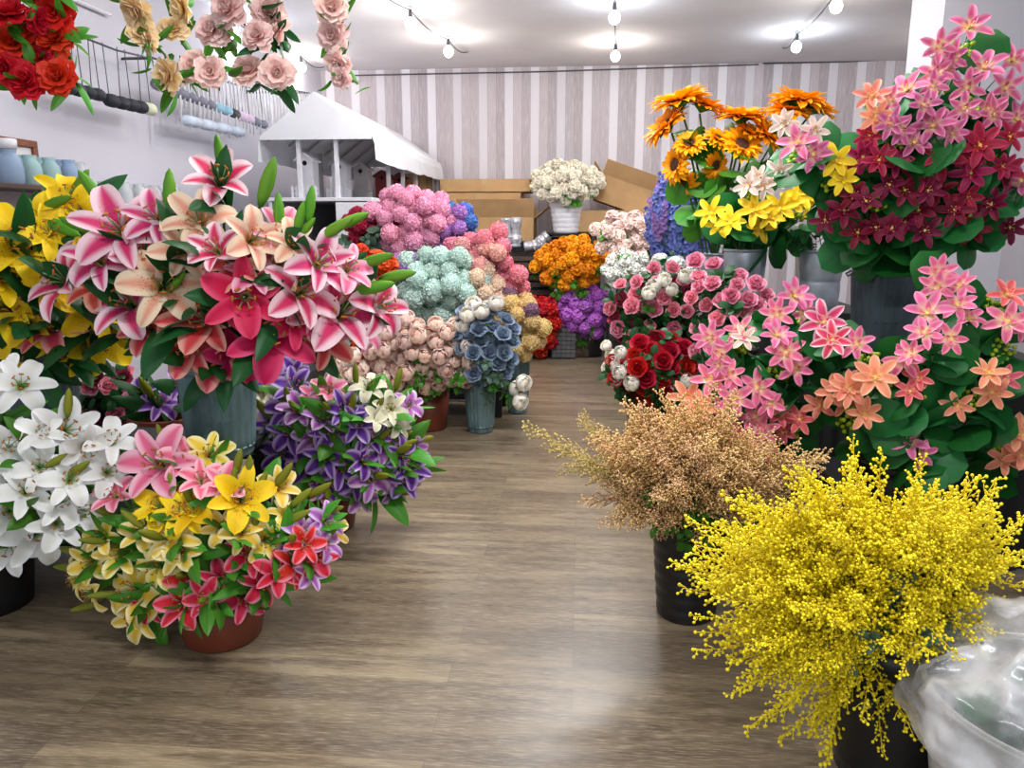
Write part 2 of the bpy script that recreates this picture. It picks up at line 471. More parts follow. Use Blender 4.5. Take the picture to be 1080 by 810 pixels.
def board_mat():
    m, nt, b = new_mat('striped_wallpaper_boards')
    tc = nt.nodes.new('ShaderNodeTexCoord')
    sx = nt.nodes.new('ShaderNodeSeparateXYZ')
    nt.links.new(tc.outputs['Object'], sx.inputs[0])
    t = mth(nt, 'DIVIDE', sx.outputs[0], 0.31)
    fr = mth(nt, 'FRACT', t)
    cell = mth(nt, 'FLOOR', mth(nt, 'MULTIPLY', t, 3.0))
    wn = nt.nodes.new('ShaderNodeTexWhiteNoise')
    wn.noise_dimensions = '1D'
    nt.links.new(cell, wn.inputs['W'])
    rp = nt.nodes.new('ShaderNodeValToRGB')
    rp.color_ramp.interpolation = 'CONSTANT'
    e = rp.color_ramp.elements
    e[0].position, e[0].color = 0.0, c4(srgb(224, 221, 228))
    e[1].position, e[1].color = 1 / 3, c4(srgb(190, 180, 186))
    x = e.new(2 / 3)
    x.color = c4(srgb(178, 168, 174))
    nt.links.new(fr, rp.inputs[0])
    hs = nt.nodes.new('ShaderNodeHueSaturation')
    nt.links.new(rp.outputs[0], hs.inputs['Color'])
    nt.links.new(mth(nt, 'MULTIPLY_ADD', wn.outputs[0], 0.22, 0.9), hs.inputs['Value'])
    grain = noise(nt, 5.0, 6.0, (14.0, 1.0, 1.2))
    c = mixc(nt, mth(nt, 'MULTIPLY', smooth(nt, grain, 0.42, 0.7), 0.3), hs.outputs[0], srgb(232, 228, 230))
    edge = mth(nt, 'LESS_THAN', mth(nt, 'FRACT', mth(nt, 'MULTIPLY', t, 3.0)), 0.06)
    c = mixc(nt, mth(nt, 'MULTIPLY', edge, 0.3), c, srgb(130, 120, 124))
    nt.links.new(c, b.inputs['Base Color'])
    b.inputs['Roughness'].default_value = 0.55
    return m
structure('floor', MB().box((X_LEFT - 0.1, Y_FRONT, -0.1), (X_RIGHT + 0.1, Y_BACK + 0.1, 0)), floor_mat())
structure('ceiling', MB().box((X_LEFT - 0.1, Y_FRONT, CEIL), (X_RIGHT + 0.1, Y_BACK + 0.1, CEIL + 0.1)), surf('ceiling_paint', srgb(224, 221, 224), 0.8, vary=0.05, scale=1.2))
structure('wall_back', MB().box((X_LEFT, Y_BACK, 0), (X_RIGHT, Y_BACK + 0.1, CEIL)), board_mat())
WALLP = surf('wall_paint', srgb(200, 198, 208), 0.75, vary=0.03, scale=1.0)
structure('wall_left', MB().box((X_LEFT - 0.1, Y_FRONT, 0), (X_LEFT, Y_BACK + 0.1, CEIL)), WALLP)
structure('wall_right', MB().box((X_RIGHT, Y_FRONT, 0), (X_RIGHT + 0.1, Y_BACK + 0.1, CEIL)), WALLP)
pl = P(994, 30, 6.2)
structure('pillar', MB().box((pl.x, 6.2, 0), (pl.x + 0.6, 6.8, CEIL)), WALLP)
# thin cable conduit along the back wall top
t = MB()
for a_, b_ in (((350, 80), (800, 68)), ((805, 67), (985, 60))):
    t.tube([P(a_[0], a_[1], Y_BACK - 0.02), P((a_[0] + b_[0]) / 2, (a_[1] + b_[1]) / 2 + 1.5, Y_BACK - 0.02), P(b_[0], b_[1], Y_BACK - 0.02)], 0.008, 6)
structure('trim_1', t, CABLE)
# pale conduit on the left wall
t = MB().tube([PX(60, -8, X_LEFT + 0.03), PX(116, 16, X_LEFT + 0.03)], 0.012, 6)
structure('trim_2', t, WHITEP)
# unseen tube fittings off the picture's top edge, added for the fill light
for ty in (0.8, 3.2, 5.9):
    r = thing('fill_tube_fitting', (0.1, ty, CEIL), 'unseen white tube fitting added above the aisle', 'lamp', 'added ceiling tube fittings')
    part('housing', MB().box((-0.64, -0.06, -0.05), (0.64, 0.06, 0.0)), WHITEP, r, False, 0.006)
    part('tube', MB().tube([(-0.6, 0, -0.065), (0.6, 0, -0.065)], 0.014, 10), surf('fill_tube_glow', (1, 1, 1), 0.5, emit=((1, 1, 1), 2.0)), r)

# ------------------------------------------------------------------ strings of bulbs
BULBW = surf('bulb_warm', (1, 1, 1), 0.4, emit=((1.0, 0.95, 0.86), 14.0))
BULBC = surf('bulb_cool', (1, 1, 1), 0.4, emit=((0.82, 0.92, 1.0), 14.0))
ZB = CEIL - 0.13
def bulb_string(pix, kinds, label, near=True, far=None):
    pts = [PZ(px, py, ZB) for px, py in pix]
    r = thing('string_light', (pts[-1].x, pts[-1].y, CEIL), label, 'string lights', 'strings of bulbs under the ceiling')
    d = pts[0] - pts[-1]
    d.z = 0
    d = d.normalized() if d.length > 0.01 else Vector((0, -1, 0))
    kinds = list(kinds)
    if near:
        for i in range(3):
            pts.insert(0, pts[0] + d * 1.15)
            kinds.insert(0, 'wc'[i % 2])
    path = []
    ends = ([far] if far else []) + [pts[-1] + Vector((0, 0, 0.1))] if far else [pts[-1] - d * 0.7 + Vector((0, 0, 0.125))]
    seq = list(pts) + (ends if not far else [far])
    for a, b in zip(seq[:-1], seq[1:]):
        for k in range(6):
            u = k / 6
            q = a.lerp(b, u)
            top = CEIL - 0.03 if b is not seq[-1] else CEIL - 0.03 + 0.02 * u
            path.append(Vector((q.x, q.y, top - 0.045 * math.sin(PI * u))))
    path.append(Vector((seq[-1].x, seq[-1].y, CEIL - 0.006)))
    base = r.location
    part('cable', MB().tube([p - base for p in path], 0.006, 6), CABLE, r)
    for p, k in zip(pts, kinds):
        q = p - base
        s = part('socket', MB().lathe([(0.0, 0.105), (0.014, 0.105), (0.017, 0.07), (0.018, 0.03), (0.0, 0.03)], 12, c=q), CABLE, r)
        part('bulb', MB().lathe([(0.0, -0.064), (0.02, -0.06), (0.04, -0.042), (0.049, -0.012), (0.042, 0.012), (0.022, 0.032), (0.017, 0.04)], 16, c=q), BULBW if k == 'w' else BULBC, r)
        lamp('bulb_light', 'POINT', (p.x, p.y, p.z - 0.08), BULB_POWER, (1.0, 0.93, 0.84) if k == 'w' else (0.84, 0.92, 1.0), 0.05)
bulb_string([(433, 24), (473, 53)], 'ww', 'string of two bulbs left of the middle of the ceiling')
bulb_string([(648, 17), (649, 58)], 'cw', 'string of two bulbs in the middle of the ceiling')
bulb_string([(882, 5), (840, 48)], 'wc', 'string of two bulbs right of the middle of the ceiling')
bulb_string([(1033, 45)], 'w', 'single warm bulb behind the topmost pink star flowers', False, PZ(1085, 22, CEIL - 0.03))
bulb_string([(246, 33), (318, 70)], 'cw', 'string of two bulbs behind the blush hanging garland', False)

# ------------------------------------------------------------------ flower parts (shared meshes)
def hx(seed):
    return random.Random(seed)
SHAPES = {}
def lily_shape(var):
    r, m = hx(100 + var), MB()
    t1 = (116, 94, 132)[var]
    for i in range(6):
        inner = i % 2 == 0
        m.petal(i * PI / 3 + r.uniform(-0.1, 0.1), r.uniform(0.62, 0.7), 0.165 if inner else 0.118, 22 + r.uniform(-6, 6), t1 + r.uniform(-18, 18), 0.02, 0.0, 6, 12, 0.8, 0.62, 0.26, 0.04, 1.15, r)
    return m
def star_shape(var):
    r, m = hx(200 + var), MB()
    n = (6, 7, 6)[var]
    for i in range(n):
        m.petal(i * 2 * PI / n + r.uniform(-0.12, 0.12), r.uniform(0.46, 0.54), 0.105, 52 + r.uniform(-10, 10), 92 + r.uniform(-20, 24), 0.02, 0.0, 4, 6, 0.7, 0.6, 0.35, 0.03, 1.0, r)
    for i in range(3):
        m.petal(i * 2.1 + 0.4, 0.26, 0.06, 30, 50, 0.01, 0.02, 4, 4, 0.7, 0.6, 0.35, 0.03, 1.0, r)
    return m
def rose_shape(var):
    r, m = hx(300 + var), MB()
    for n, L, W, a, b, o in ((5, 0.55, 0.26, 75, 62, 0.0), (5, 0.5, 0.25, 62, 22, 0.5), (5, 0.44, 0.22, 45, -8, 0.1), (4, 0.36, 0.17, 26, -22, 0.6), (3, 0.3, 0.11, 10, -16, 0.2)):
        for i in range(n):
            m.petal(i * 2 * PI / n + o + r.uniform(-0.15, 0.15), L, W, a + r.uniform(-6, 6), b + r.uniform(-8, 10), 0.01, 0, 4, 5, 0.5, 0.28, 0.2, 0.05, 1.0, r)
    return m
def cup_shape(var):
    """round half-open bloom: petals lie over one another like the shells of a ball"""
    r, m = hx(400 + var), MB()
    for n, R, top, half, o in ((4, 0.47, 0.40, 0.95, 0.0), (4, 0.44, 0.62, 0.85, 0.8), (4, 0.40, 0.85, 0.8, 0.3), (3, 0.33, 1.0, 1.0, 0.9), (3, 0.24, 1.1, 1.0, 0.2), (2, 0.14, 1.15, 1.4, 0.5)):
        for i in range(n):
            if n == 4 and i == 0 and R > 0.45:
                m.ball((0, 0, 0.08), 0.27, 12, 8)
            c = i * 2 * PI / n + o + r.uniform(-0.15, 0.15)
            v, uv = [], []
            for j in range(7):
                t = j / 6
                la = -1.35 + (top + r.uniform(-0.05, 0.05) + 1.35) * t
                for k in range(6):
                    u = 2 * k / 5 - 1
                    lo = c + u * half * (1 - 0.35 * t * t)
                    lat = la - 0.30 * abs(u) ** 3 * t
                    q = R * (1 + 0.07 * t ** 3 + 0.02 * u * u)
                    v.append((q * math.cos(lat) * math.cos(lo), q * math.cos(lat) * math.sin(lo), q * math.sin(lat) + 0.1))
                    uv.append(((u + 1) / 2, t))
            m.add(v, [(j * 6 + k, j * 6 + k + 1, (j + 1) * 6 + k + 1, (j + 1) * 6 + k) for j in range(6) for k in range(5)], uv)
    return m
def fib(n):
    g = PI * (3 - math.sqrt(5))
    for i in range(n):
        z = 1 - 2 * (i + 0.5) / n
        yield Vector((math.sqrt(1 - z * z) * math.cos(g * i), math.sqrt(1 - z * z) * math.sin(g * i), z))
def ball_shape(var, n=300, zmin=-0.97, w=0.056, inner=0.44, ruff=0.04, flat=1.0, tilt=34, L=0.085):
    r, m = hx(500 + var), MB()
    q = MB()
    q.petal(0, L, w, 20, 20 + tilt, -0.02, 0, 2, 3, 0.4, 0.25, 0.5, 0.0)
    for d in fib(n):
        if d.z < zmin:
            continue
        d2 = (d + Vector((r.gauss(0, 0.06), r.gauss(0, 0.06), r.gauss(0, 0.06)))).normalized()
        M = Matrix.Translation(d * inner * r.uniform(0.94, 1.08)) @ (d2.to_track_quat('Z', 'Y') @ Quaternion((0, 0, 1), r.uniform(0, 6.28))).to_matrix().to_4x4()
        m.merge(q, M)
    m.ball((0, 0, 0), inner * 1.02, 10, 7)
    if flat != 1.0:
        m.v = [(x, y, z * flat) for x, y, z in m.v]
    return m
def mum_shape(var):
    r, m = hx(600 + var), MB()
    for n, L, a, b in ((13, 0.46, 92, 112), (12, 0.44, 74, 86), (11, 0.40, 54, 62), (9, 0.34, 34, 34), (7, 0.28, 14, 6)):
        for i in range(n):
            m.petal(i * 2 * PI / n + r.uniform(-0.15, 0.15), L * r.uniform(0.92, 1.08), 0.085, a + r.uniform(-8, 8), b + r.uniform(-10, 10), 0.03, 0, 2, 4, 0.5, 0.3, 0.35, 0.08, 1.0, r)
    return m
def sun_shape(var):
    r, m = hx(700 + var), MB()
    for n, L, a, b, z in ((20, 0.36, 84, 100 + 16 * var, 0.0), (19, 0.34, 70, 84 + 14 * var, 0.02), (16, 0.26, 56, 66, 0.035)):
        for i in range(n):
            m.petal(i * 2 * PI / n + r.uniform(-0.12, 0.12), L * r.uniform(0.88, 1.1), 0.062, a + r.uniform(-10, 10), b + r.uniform(-14, 14), 0.13, z, 2, 4, 0.4, 0.5, 0.4, 0.06, 1.0, r)
    return m
def peony_shape(var):
    r, m = hx(800 + var), MB()
    for n, L, W, a, b in ((9, 0.54, 0.2, 84, 96), (8, 0.5, 0.19, 66, 72), (8, 0.44, 0.17, 46, 40), (7, 0.36, 0.14, 26, 12), (5, 0.28, 0.1, 10, -8)):
        for i in range(n):
            m.petal(i * 2 * PI / n + r.uniform(-0.3, 0.3), L * r.uniform(0.85, 1.1), W, a + r.uniform(-12, 12), b + r.uniform(-16, 16), 0.01, 0, 5, 5, 0.6, 0.2, 0.2, 0.16, 1.0, r)
    return m
def floret(m, M, r, n=5, L=0.5, W=0.17):
    q = MB()
    for i in range(n):
        q.petal(i * 2 * PI / n, L, W, 60, 95 + r.uniform(-12, 12), 0.02, 0, 2, 3, 0.5, 0.4, 0.3)
    m.merge(q, M)
def spike_shape(var):
    """upright spike of small florets, one unit long"""
    r, m = hx(900 + var), MB()
    for i in range(30):
        t = (i + 0.5) / 30
        a = i * 2.4
        d = Vector((math.cos(a), math.sin(a), 0.45)).normalized()
        s = 0.21 * (1.1 - 0.6 * t)
        M = Matrix.Translation(Vector((0, 0, t - 0.5)) + d * 0.10 * (1.15 - 0.6 * t)) @ (d.to_track_quat('Z', 'Y') @ Quaternion((0, 0, 1), r.uniform(0, 6))).to_matrix().to_4x4() @ Matrix.Scale(s, 4)
        floret(m, M, r, 6, 0.6, 0.2)
    return m
def dome_shape(var):
    """rounded head of small florets"""
    r, m = hx(950 + var), MB()
    for d in fib(46):
        if d.z < -0.55:
            continue
        M = Matrix.Translation(d * 0.36 * r.uniform(0.85, 1.15)) @ (d.to_track_quat('Z', 'Y') @ Quaternion((0, 0, 1), r.uniform(0, 6))).to_matrix().to_4x4() @ Matrix.Scale(0.26, 4)
        floret(m, M, r, 5, 0.55, 0.24)
    return m
def bud_shape(var):
    m, r = MB(), hx(50 + var)
    prof = [(0.004, 0.0), (0.05, 0.04), (0.105, 0.22), (0.13, 0.45), (0.11, 0.7), (0.06, 0.9), (0.004, 1.0)]
    m.lathe(prof, 12, flute=0.012, nflute=3, zf=(0.04, 0.9))
    return m
def leaf_shape(var):
    """lance leaf along +Z, arching; one unit long"""
    r, m = hx(20 + var), MB()
    m.petal(0, 1.0, 0.135 + 0.02 * var, 8, 50 + 16 * var, 0, 0, 4, 9, 0.6, 0.75, -0.3, 0.02, 1.0, r)
    return m
def round_leaf_shape(var):
    r, m = hx(30 + var), MB()
    m.petal(0, 1.0, 0.42, 35, 78 + 14 * var, 0, 0, 6, 8, 0.45, 0.42, -0.12, 0.02, 1.0, r)
    return m
def foliage_shape(var):
    """leafy twig of small leaves along +Z, one unit long"""
    r, m = hx(40 + var), MB()
    m.tube([(0, 0, 0), (0.02, 0.01, 0.5), (0, 0, 0.95)], 0.012, 5)
    q = MB().petal(0, 0.36, 0.11, 40, 85, 0.01, 0, 2, 4, 0.5, 0.5, -0.2)
    for i in range(11):
        z = 0.12 + 0.8 * i / 10
        M = Matrix.Translation((0, 0, z)) @ Matrix.Rotation(i * 2.4 + r.uniform(-0.3, 0.3), 4, 'Z') @ Matrix.Rotation(r.uniform(-0.35, 0.3), 4, 'Y') @ Matrix.Scale(r.uniform(0.75, 1.15), 4)
        m.merge(q, M)
    return m
def stamen_shape(var):
    m, r = MB(), hx(60 + var)
    for i in range(6):
        a = i * PI / 3 + 0.5
        e = Vector((math.cos(a) * 0.13, math.sin(a) * 0.13, 0.36))
        m.tube([(0, 0, 0.02), (math.cos(a) * 0.05, math.sin(a) * 0.05, 0.2), e], 0.008, 4, 0)
        t = Vector((-math.sin(a), math.cos(a), 0.25)) * 0.035
        m.tube([e - t, e, e + t], 0.014, 5, 1)
    m.tube([(0, 0, 0.02), (0.01, 0.01, 0.25), (0.02, 0.02, 0.42)], 0.011, 4, 0)
    return m
def eye_shape(var):
    m, r = MB(), hx(70)
    for d in fib(22):
        if d.z > 0.1:
            m.tube([d * 0.02, d * 0.1, d * 0.15], 0.007, 4)
            m.ball(d * 0.155, 0.016, 5, 4)
    m.ball((0, 0, 0.02), 0.05, 8, 5)
    return m
def suneye_shape(var):
    m = MB()
    m.lathe([(0.17, 0.0), (0.165, 0.04), (0.12, 0.07), (0.06, 0.075), (0.001, 0.07)], 20)
    for d in fib(120):
        if d.z > 0.35:
            m.ball((d.x * 0.17, d.y * 0.17, 0.035 + 0.045 * d.z), 0.014, 4, 3)
    return m
def calyx_shape(var):
    m, r = MB(), hx(80)
    m.lathe([(0.02, -0.12), (0.05, -0.1), (0.13, -0.045), (0.17, -0.01), (0.13, 0.0)], 16)
    for i in range(12):
        m.petal(i * PI / 6, 0.17, 0.05, 70, 100, 0.1, -0.035, 2, 3, 0.5, 0.6, 0.2)
    return m
def berry_shape(var):
    m, r = MB(), hx(90 + var)
    for i in range(16):
        a, h = i * 2.4, r.uniform(0.35, 0.62)
        d = Vector((math.cos(a) * 0.3 * math.sqrt((i + 1) / 16), math.sin(a) * 0.3 * math.sqrt((i + 1) / 16), h))
        m.tube([(0, 0, 0), d * 0.6, d], 0.012, 4)
        m.ball(d, 0.062, 6, 5)
    return m
def spray_shape(var, bead=0.020, den=26, side=0.17):
    """feathery twig with a bead at each twiglet's end; one unit long along +Z"""
    r, m = hx(1000 + var), MB()
    bend = r.uniform(-0.22, 0.22)
    pt = lambda t: Vector((bend * t * t, 0.12 * math.sin(2.2 * t + var), t))
    m.tube([pt(i / 8) for i in range(9)], 0.007, 4, 0, 0.004)
    for i in range(den):
        t = 0.06 + 0.94 * i / (den - 1)
        a = i * 2.4 + r.uniform(-0.4, 0.4)
        L = side * (1.1 - 0.78 * t) * r.uniform(0.75, 1.2)
        d = Vector((math.cos(a), math.sin(a), 0.8)).normalized()
        p0 = pt(t)
        curl = Vector((0, 0, L * 0.25))
        pm, p1 = p0 + d * L * 0.5 - curl * 0.2, p0 + d * L + curl
        m.tube([p0, pm, p1], 0.005, 3, 0)
        k_n = max(1, int(L / (bead * 2.5)))
        for k in range(k_n + 1):
            u = (k + 0.6) / (k_n + 0.6)
            q = p0.lerp(p1, u)
            o = Vector((r.uniform(-1, 1), r.uniform(-1, 1), r.uniform(-0.3, 1))) * bead * (1.5 if k < k_n else 0.2)
            m.tube([q, q + o], 0.003, 3, 0)
            m.ball(q + o, bead * r.uniform(0.75, 1.15), 6, 4, 1)
    return m
MAKERS = {'lily': lily_shape, 'star': star_shape, 'rose': rose_shape, 'cup': cup_shape, 'ball': ball_shape, 'mum': mum_shape, 'sun': sun_shape, 'peony': peony_shape,
          'spike': spike_shape, 'dome': dome_shape, 'bud': bud_shape, 'leaf': leaf_shape, 'round': round_leaf_shape, 'twig': foliage_shape, 'stamen': stamen_shape, 'eye': eye_shape,
          'suneye': suneye_shape, 'calyx': calyx_shape, 'berry': berry_shape, 'mimosa': lambda v: spray_shape(v, 0.0145, 26, 0.18),
          'filler': lambda v: spray_shape(v + 20, 0.0115, 40, 0.22), 'carn': lambda v: ball_shape(v, 110, -0.5, 0.10, 0.33, 0.1, 0.85, 44, 0.2)}
def shape(kind, var, mats):
    """mesh of one flower part in one colouring, made once and shared by its copies"""
    if not isinstance(mats, tuple):
        mats = (mats,)
    key = (kind, var, tuple(m.name for m in mats))
    if key not in SHAPES:
        base = SHAPES.get((kind, var))
        if base is None:
            base = SHAPES[(kind, var)] = MAKERS[kind](var)
        SHAPES[key] = base.mesh(kind, list(mats))
    return SHAPES[key]

# ------------------------------------------------------------------ flowers and bunches
class Flower:
    """one stem with its blooms, buds and leaves; the Empty stands at its foot"""
    def __init__(s, name, foot, cat):
        s.root = bpy.data.objects.new(name, None)
        s.root.empty_display_size = 0.03
        COL.objects.link(s.root)
        s.root.location = foot
        s.root['category'] = cat
        s.foot = Vector(foot)
        s.tubes = MB()
        s.px = None
    def stem(s, head, r=0.004, bow=0.5, lift=0.12, start=None, sides=5):
        a = Vector((0, 0, 0)) if start is None else start
        b = Vector(head) - s.foot
        c = a.lerp(b, bow) + Vector((0, 0, lift * (b - a).length))
        s.path = [a * (1 - t) ** 2 + c * 2 * t * (1 - t) + b * t * t for t in (0, 0.16, 0.33, 0.5, 0.66, 0.83, 1.0)]
        s.tubes.tube(s.path, r, sides)
        if s.px is None:
            s.px = to_px(head)
        return s
    def put(s, name, me, pos, axis, spin, scale, parent=None):
        o = link(name, me, parent or s.root)
        if parent is None:
            place(o, Vector(pos) - s.foot, axis, spin, scale)
        return o
    def done(s, mat):
        link('stem', s.tubes.mesh('stem', mat), s.root)
        return s
def mix_axis(head, centre, rng, out=0.8, cam_w=0.6, up=0.1, jit=0.25):
    head = Vector(head)
    d = (head - Vector(centre))
    d = d.normalized() if d.length > 1e-6 else Vector((0, 0, 1))
    tc = (CAM_P - head).normalized()
    return (d * out + tc * cam_w + Vector((rng.gauss(0, jit), rng.gauss(0, jit), rng.gauss(0, jit) + up))).normalized()
ORD = ['leftmost', 'second from left', 'third from left', 'fourth from left', 'fifth from left', 'sixth from left', 'seventh from left', 'eighth from left', 'ninth from left', 'tenth from left', 'eleventh from left', 'twelfth from left']
def label_rows(flowers, desc, group):
    """labels that tell the flowers of one kind in one bunch apart by their place in it"""
    n = len(flowers)
    for f in flowers:
        f.root['group'] = group
    if n == 1:
        flowers[0].root['label'] = desc
        return
    R = max(1, math.ceil(n / 6))
    by_y = sorted(flowers, key=lambda f: f.px[1])
    rows = [by_y[round(i * n / R):round((i + 1) * n / R)] for i in range(R)]
    names = {1: [''], 2: ['upper row', 'lower row'], 3: ['top row', 'middle row', 'bottom row'], 4: ['top row', 'second row', 'third row', 'bottom row']}.get(R) or \
        ['top row'] + ['%s row' % x for x in ('second', 'third', 'fourth', 'fifth', 'sixth', 'seventh', 'eighth', 'ninth')][:R - 2] + ['bottom row']
    for row, rn in zip(rows, names):
        row.sort(key=lambda f: f.px[0])
        for i, f in enumerate(row):
            o = ORD[i]
            if len(row) == 1:
                o = ''
            elif i == len(row) - 1:
                o = 'rightmost'
            w = (o + (' of ' if o and rn else '') + rn) if rn else o
            f.root['label'] = desc + ', ' + w
def label_same(flowers, desc, group):
    for f in flowers:
        f.root['label'] = desc
        f.root['group'] = group
def scatter(cx, cy, rx, ry, n, seed, keep=None):
    r = hx(seed)
    out = []
    while len(out) < n:
        best, bd = None, -1
        for _ in range(30):
            a, q = r.uniform(0, 2 * PI), math.sqrt(r.random())
            c = (cx + rx * q * math.cos(a), cy + ry * q * math.sin(a))
            d = min(((c[0] - p[0]) ** 2 + (c[1] - p[1]) ** 2 for p in out), default=1e9)
            if d > bd:
                best, bd = c, d
        out.append(best)
    return out
def dome_depth(px, py, e, Y, dr, rng, jit=0.04):
    cx, cy, rx, ry = e
    rr = ((px - cx) / rx) ** 2 + ((py - cy) / ry) ** 2
    return Y - dr * math.sqrt(max(0.0, 1 - 0.9 * min(1, rr))) + rng.uniform(-jit, jit)
def foot_of(pot, rng):
    a, q = rng.uniform(0, 2 * PI), math.sqrt(rng.random()) * pot['r'] * 0.6
    return Vector((pot['x'] + q * math.cos(a), pot['y'] + q * math.sin(a), pot['z'] - min(0.12, pot['h'] * 0.5)))

def lilies(pot, pts, e, Y, dr, seed, buds=(), nleaf=4, leaf=LEAFD, budm=BUDG, leaf_px=55, stamen=True, bud_px=38, autobud=0.0, names=None, cat='lily'):
    """one lily stem per listed bloom: (px, py, size in px, petal material)"""
    rng = hx(seed)
    fl = []
    centre = Vector((pot['x'], pot['y'], pot['z'] + 0.02))
    for px, py, s, mat in pts:
        h = P(px, py, dome_depth(px, py, e, Y, dr, rng))
        f = Flower('lily_flower', foot_of(pot, rng), cat)
        ax = mix_axis(h, centre, rng, 0.7, 0.75, 0.05, 0.22)
        size = span(s, h)
        ctr = h - ax * size * 0.22
        f.stem(ctr, 0.0045, 0.5, 0.16)
        f.mat = mat
        var = rng.randrange(3)
        b = f.put('bloom', shape('lily', var, mat), ctr, ax, rng.uniform(0, 6.28), size * 1.02)
        if stamen and s > 30:
            f.put('stamen', shape('stamen', 0, (STEMP, ANTH)), None, None, 0, 1, b)
        for k in range(nleaf):
            i = rng.choice((3, 4, 5, 5))
            p = f.path[i] + f.foot
            d = (mix_axis(p, centre, rng, 0.8, 0.2, 0.45, 0.45))
            f.put('leaf', shape('leaf', rng.randrange(3), leaf), p, d, rng.uniform(0, 6.28), span(leaf_px, p) * rng.uniform(0.8, 1.25))
        if rng.random() < autobud:
            p = f.path[5] + f.foot
            d = mix_axis(h, centre, rng, 1.0, 0.15, 0.35, 0.3)
            q = p + d * size * 0.5
            f.tubes.tube([f.path[4], (f.path[5] + q - f.foot) / 2, q - f.foot], 0.003, 4)
            f.put('bud', shape('bud', 0, budm), q, d, 0, span(bud_px, q) * rng.uniform(0.8, 1.15))
        fl.append(f)
    for px, py, s, ax, az in buds:
        p = P(px, py, dome_depth(px, py, e, Y, dr, rng))
        f = min(fl, key=lambda g: (g.px[0] - px) ** 2 + (g.px[1] - py) ** 2)
        d = (CAM_R @ Vector((ax, az, 0.25))).normalized()
        L = span(s, p)
        q = p - d * L * 0.5
        st = f.path[4]
        f.tubes.tube([st, st.lerp(q - f.foot, 0.55) + Vector((0, 0, 0.03)), q - f.foot], 0.0035, 5)
        f.put('bud', shape('bud', 0, budm), q, d, rng.uniform(0, 6), L)
    for f in fl:
        f.done(STEM)
    by = {}
    for f in fl:
        by.setdefault(f.mat.name, []).append(f)
    for k, v in by.items():
        label_rows(v, names[0].format(names[1][k]), names[2])
    return fl

def singles(pot, pts, e, Y, dr, seed, kind, mat, name, cat, desc, group, nvar=2, stem=STEM, twigs=1, twig=LEAFM, twig_k=2.4, out=0.9, cam_w=0.5, up=0.15, squash=1.0, same=False, r=0.003, extra=None):
    """one bloom on one stem each: (px, py, size in px)"""
    rng = hx(seed)
    fl = []
    centre = Vector((pot['x'], pot['y'], pot['z']))
    heads = [P(px, py, dome_depth(px, py, e, Y, dr, rng)) for px, py, s in pts]
    # blooms do not grow through one another: neighbours push apart until they only touch
    gap = {'ball': 0.92, 'carn': 0.74, 'cup': 0.8, 'rose': 0.7, 'dome': 0.72, 'spike': 0.3}.get(kind, 0)
    for _ in range(24 if gap else 0):
        for i in range(len(heads)):
            for j in range(i):
                d = heads[i] - heads[j]
                need = gap * (span(pts[i][2], heads[i]) + span(pts[j][2], heads[j])) / 2
                if 1e-6 < d.length < need:
                    d = Vector((d.x, d.y * 1.6, d.z)).normalized() * (need - d.length) * 0.25
                    heads[i] = heads[i] + d
                    heads[j] = heads[j] - d
    for (px, py, s), h in zip(pts, heads):
        f = Flower(name, foot_of(pot, rng), cat)
        ax = mix_axis(h, centre, rng, out, cam_w, up, 0.18)
        size = span(s, h)
        f.stem(h - ax * size * (0.1 if kind != 'ball' else 0.3), r, 0.5, 0.12, None, 4)
        b = f.put('bloom', shape(kind, rng.randrange(nvar), mat), h, ax, rng.uniform(0, 6.28), size)
        if extra:
            for nm, k2, m2 in extra:
                f.put(nm, shape(k2, 0, m2), None, None, 0, 1, b)
        for k in range(twigs if not same or rng.random() < 0.4 else 0):
            p = f.path[rng.choice((3, 3, 4))] + f.foot
            f.put('leaf', shape('twig', rng.randrange(3), twig), p, mix_axis(p, centre, rng, 0.9, 0.1, 0.1, 0.45), rng.uniform(0, 6.28), size * twig_k * rng.uniform(0.75, 1.2))
        f.done(stem)
        fl.append(f)
    (label_same if same else label_rows)(fl, desc, group)
    return fl

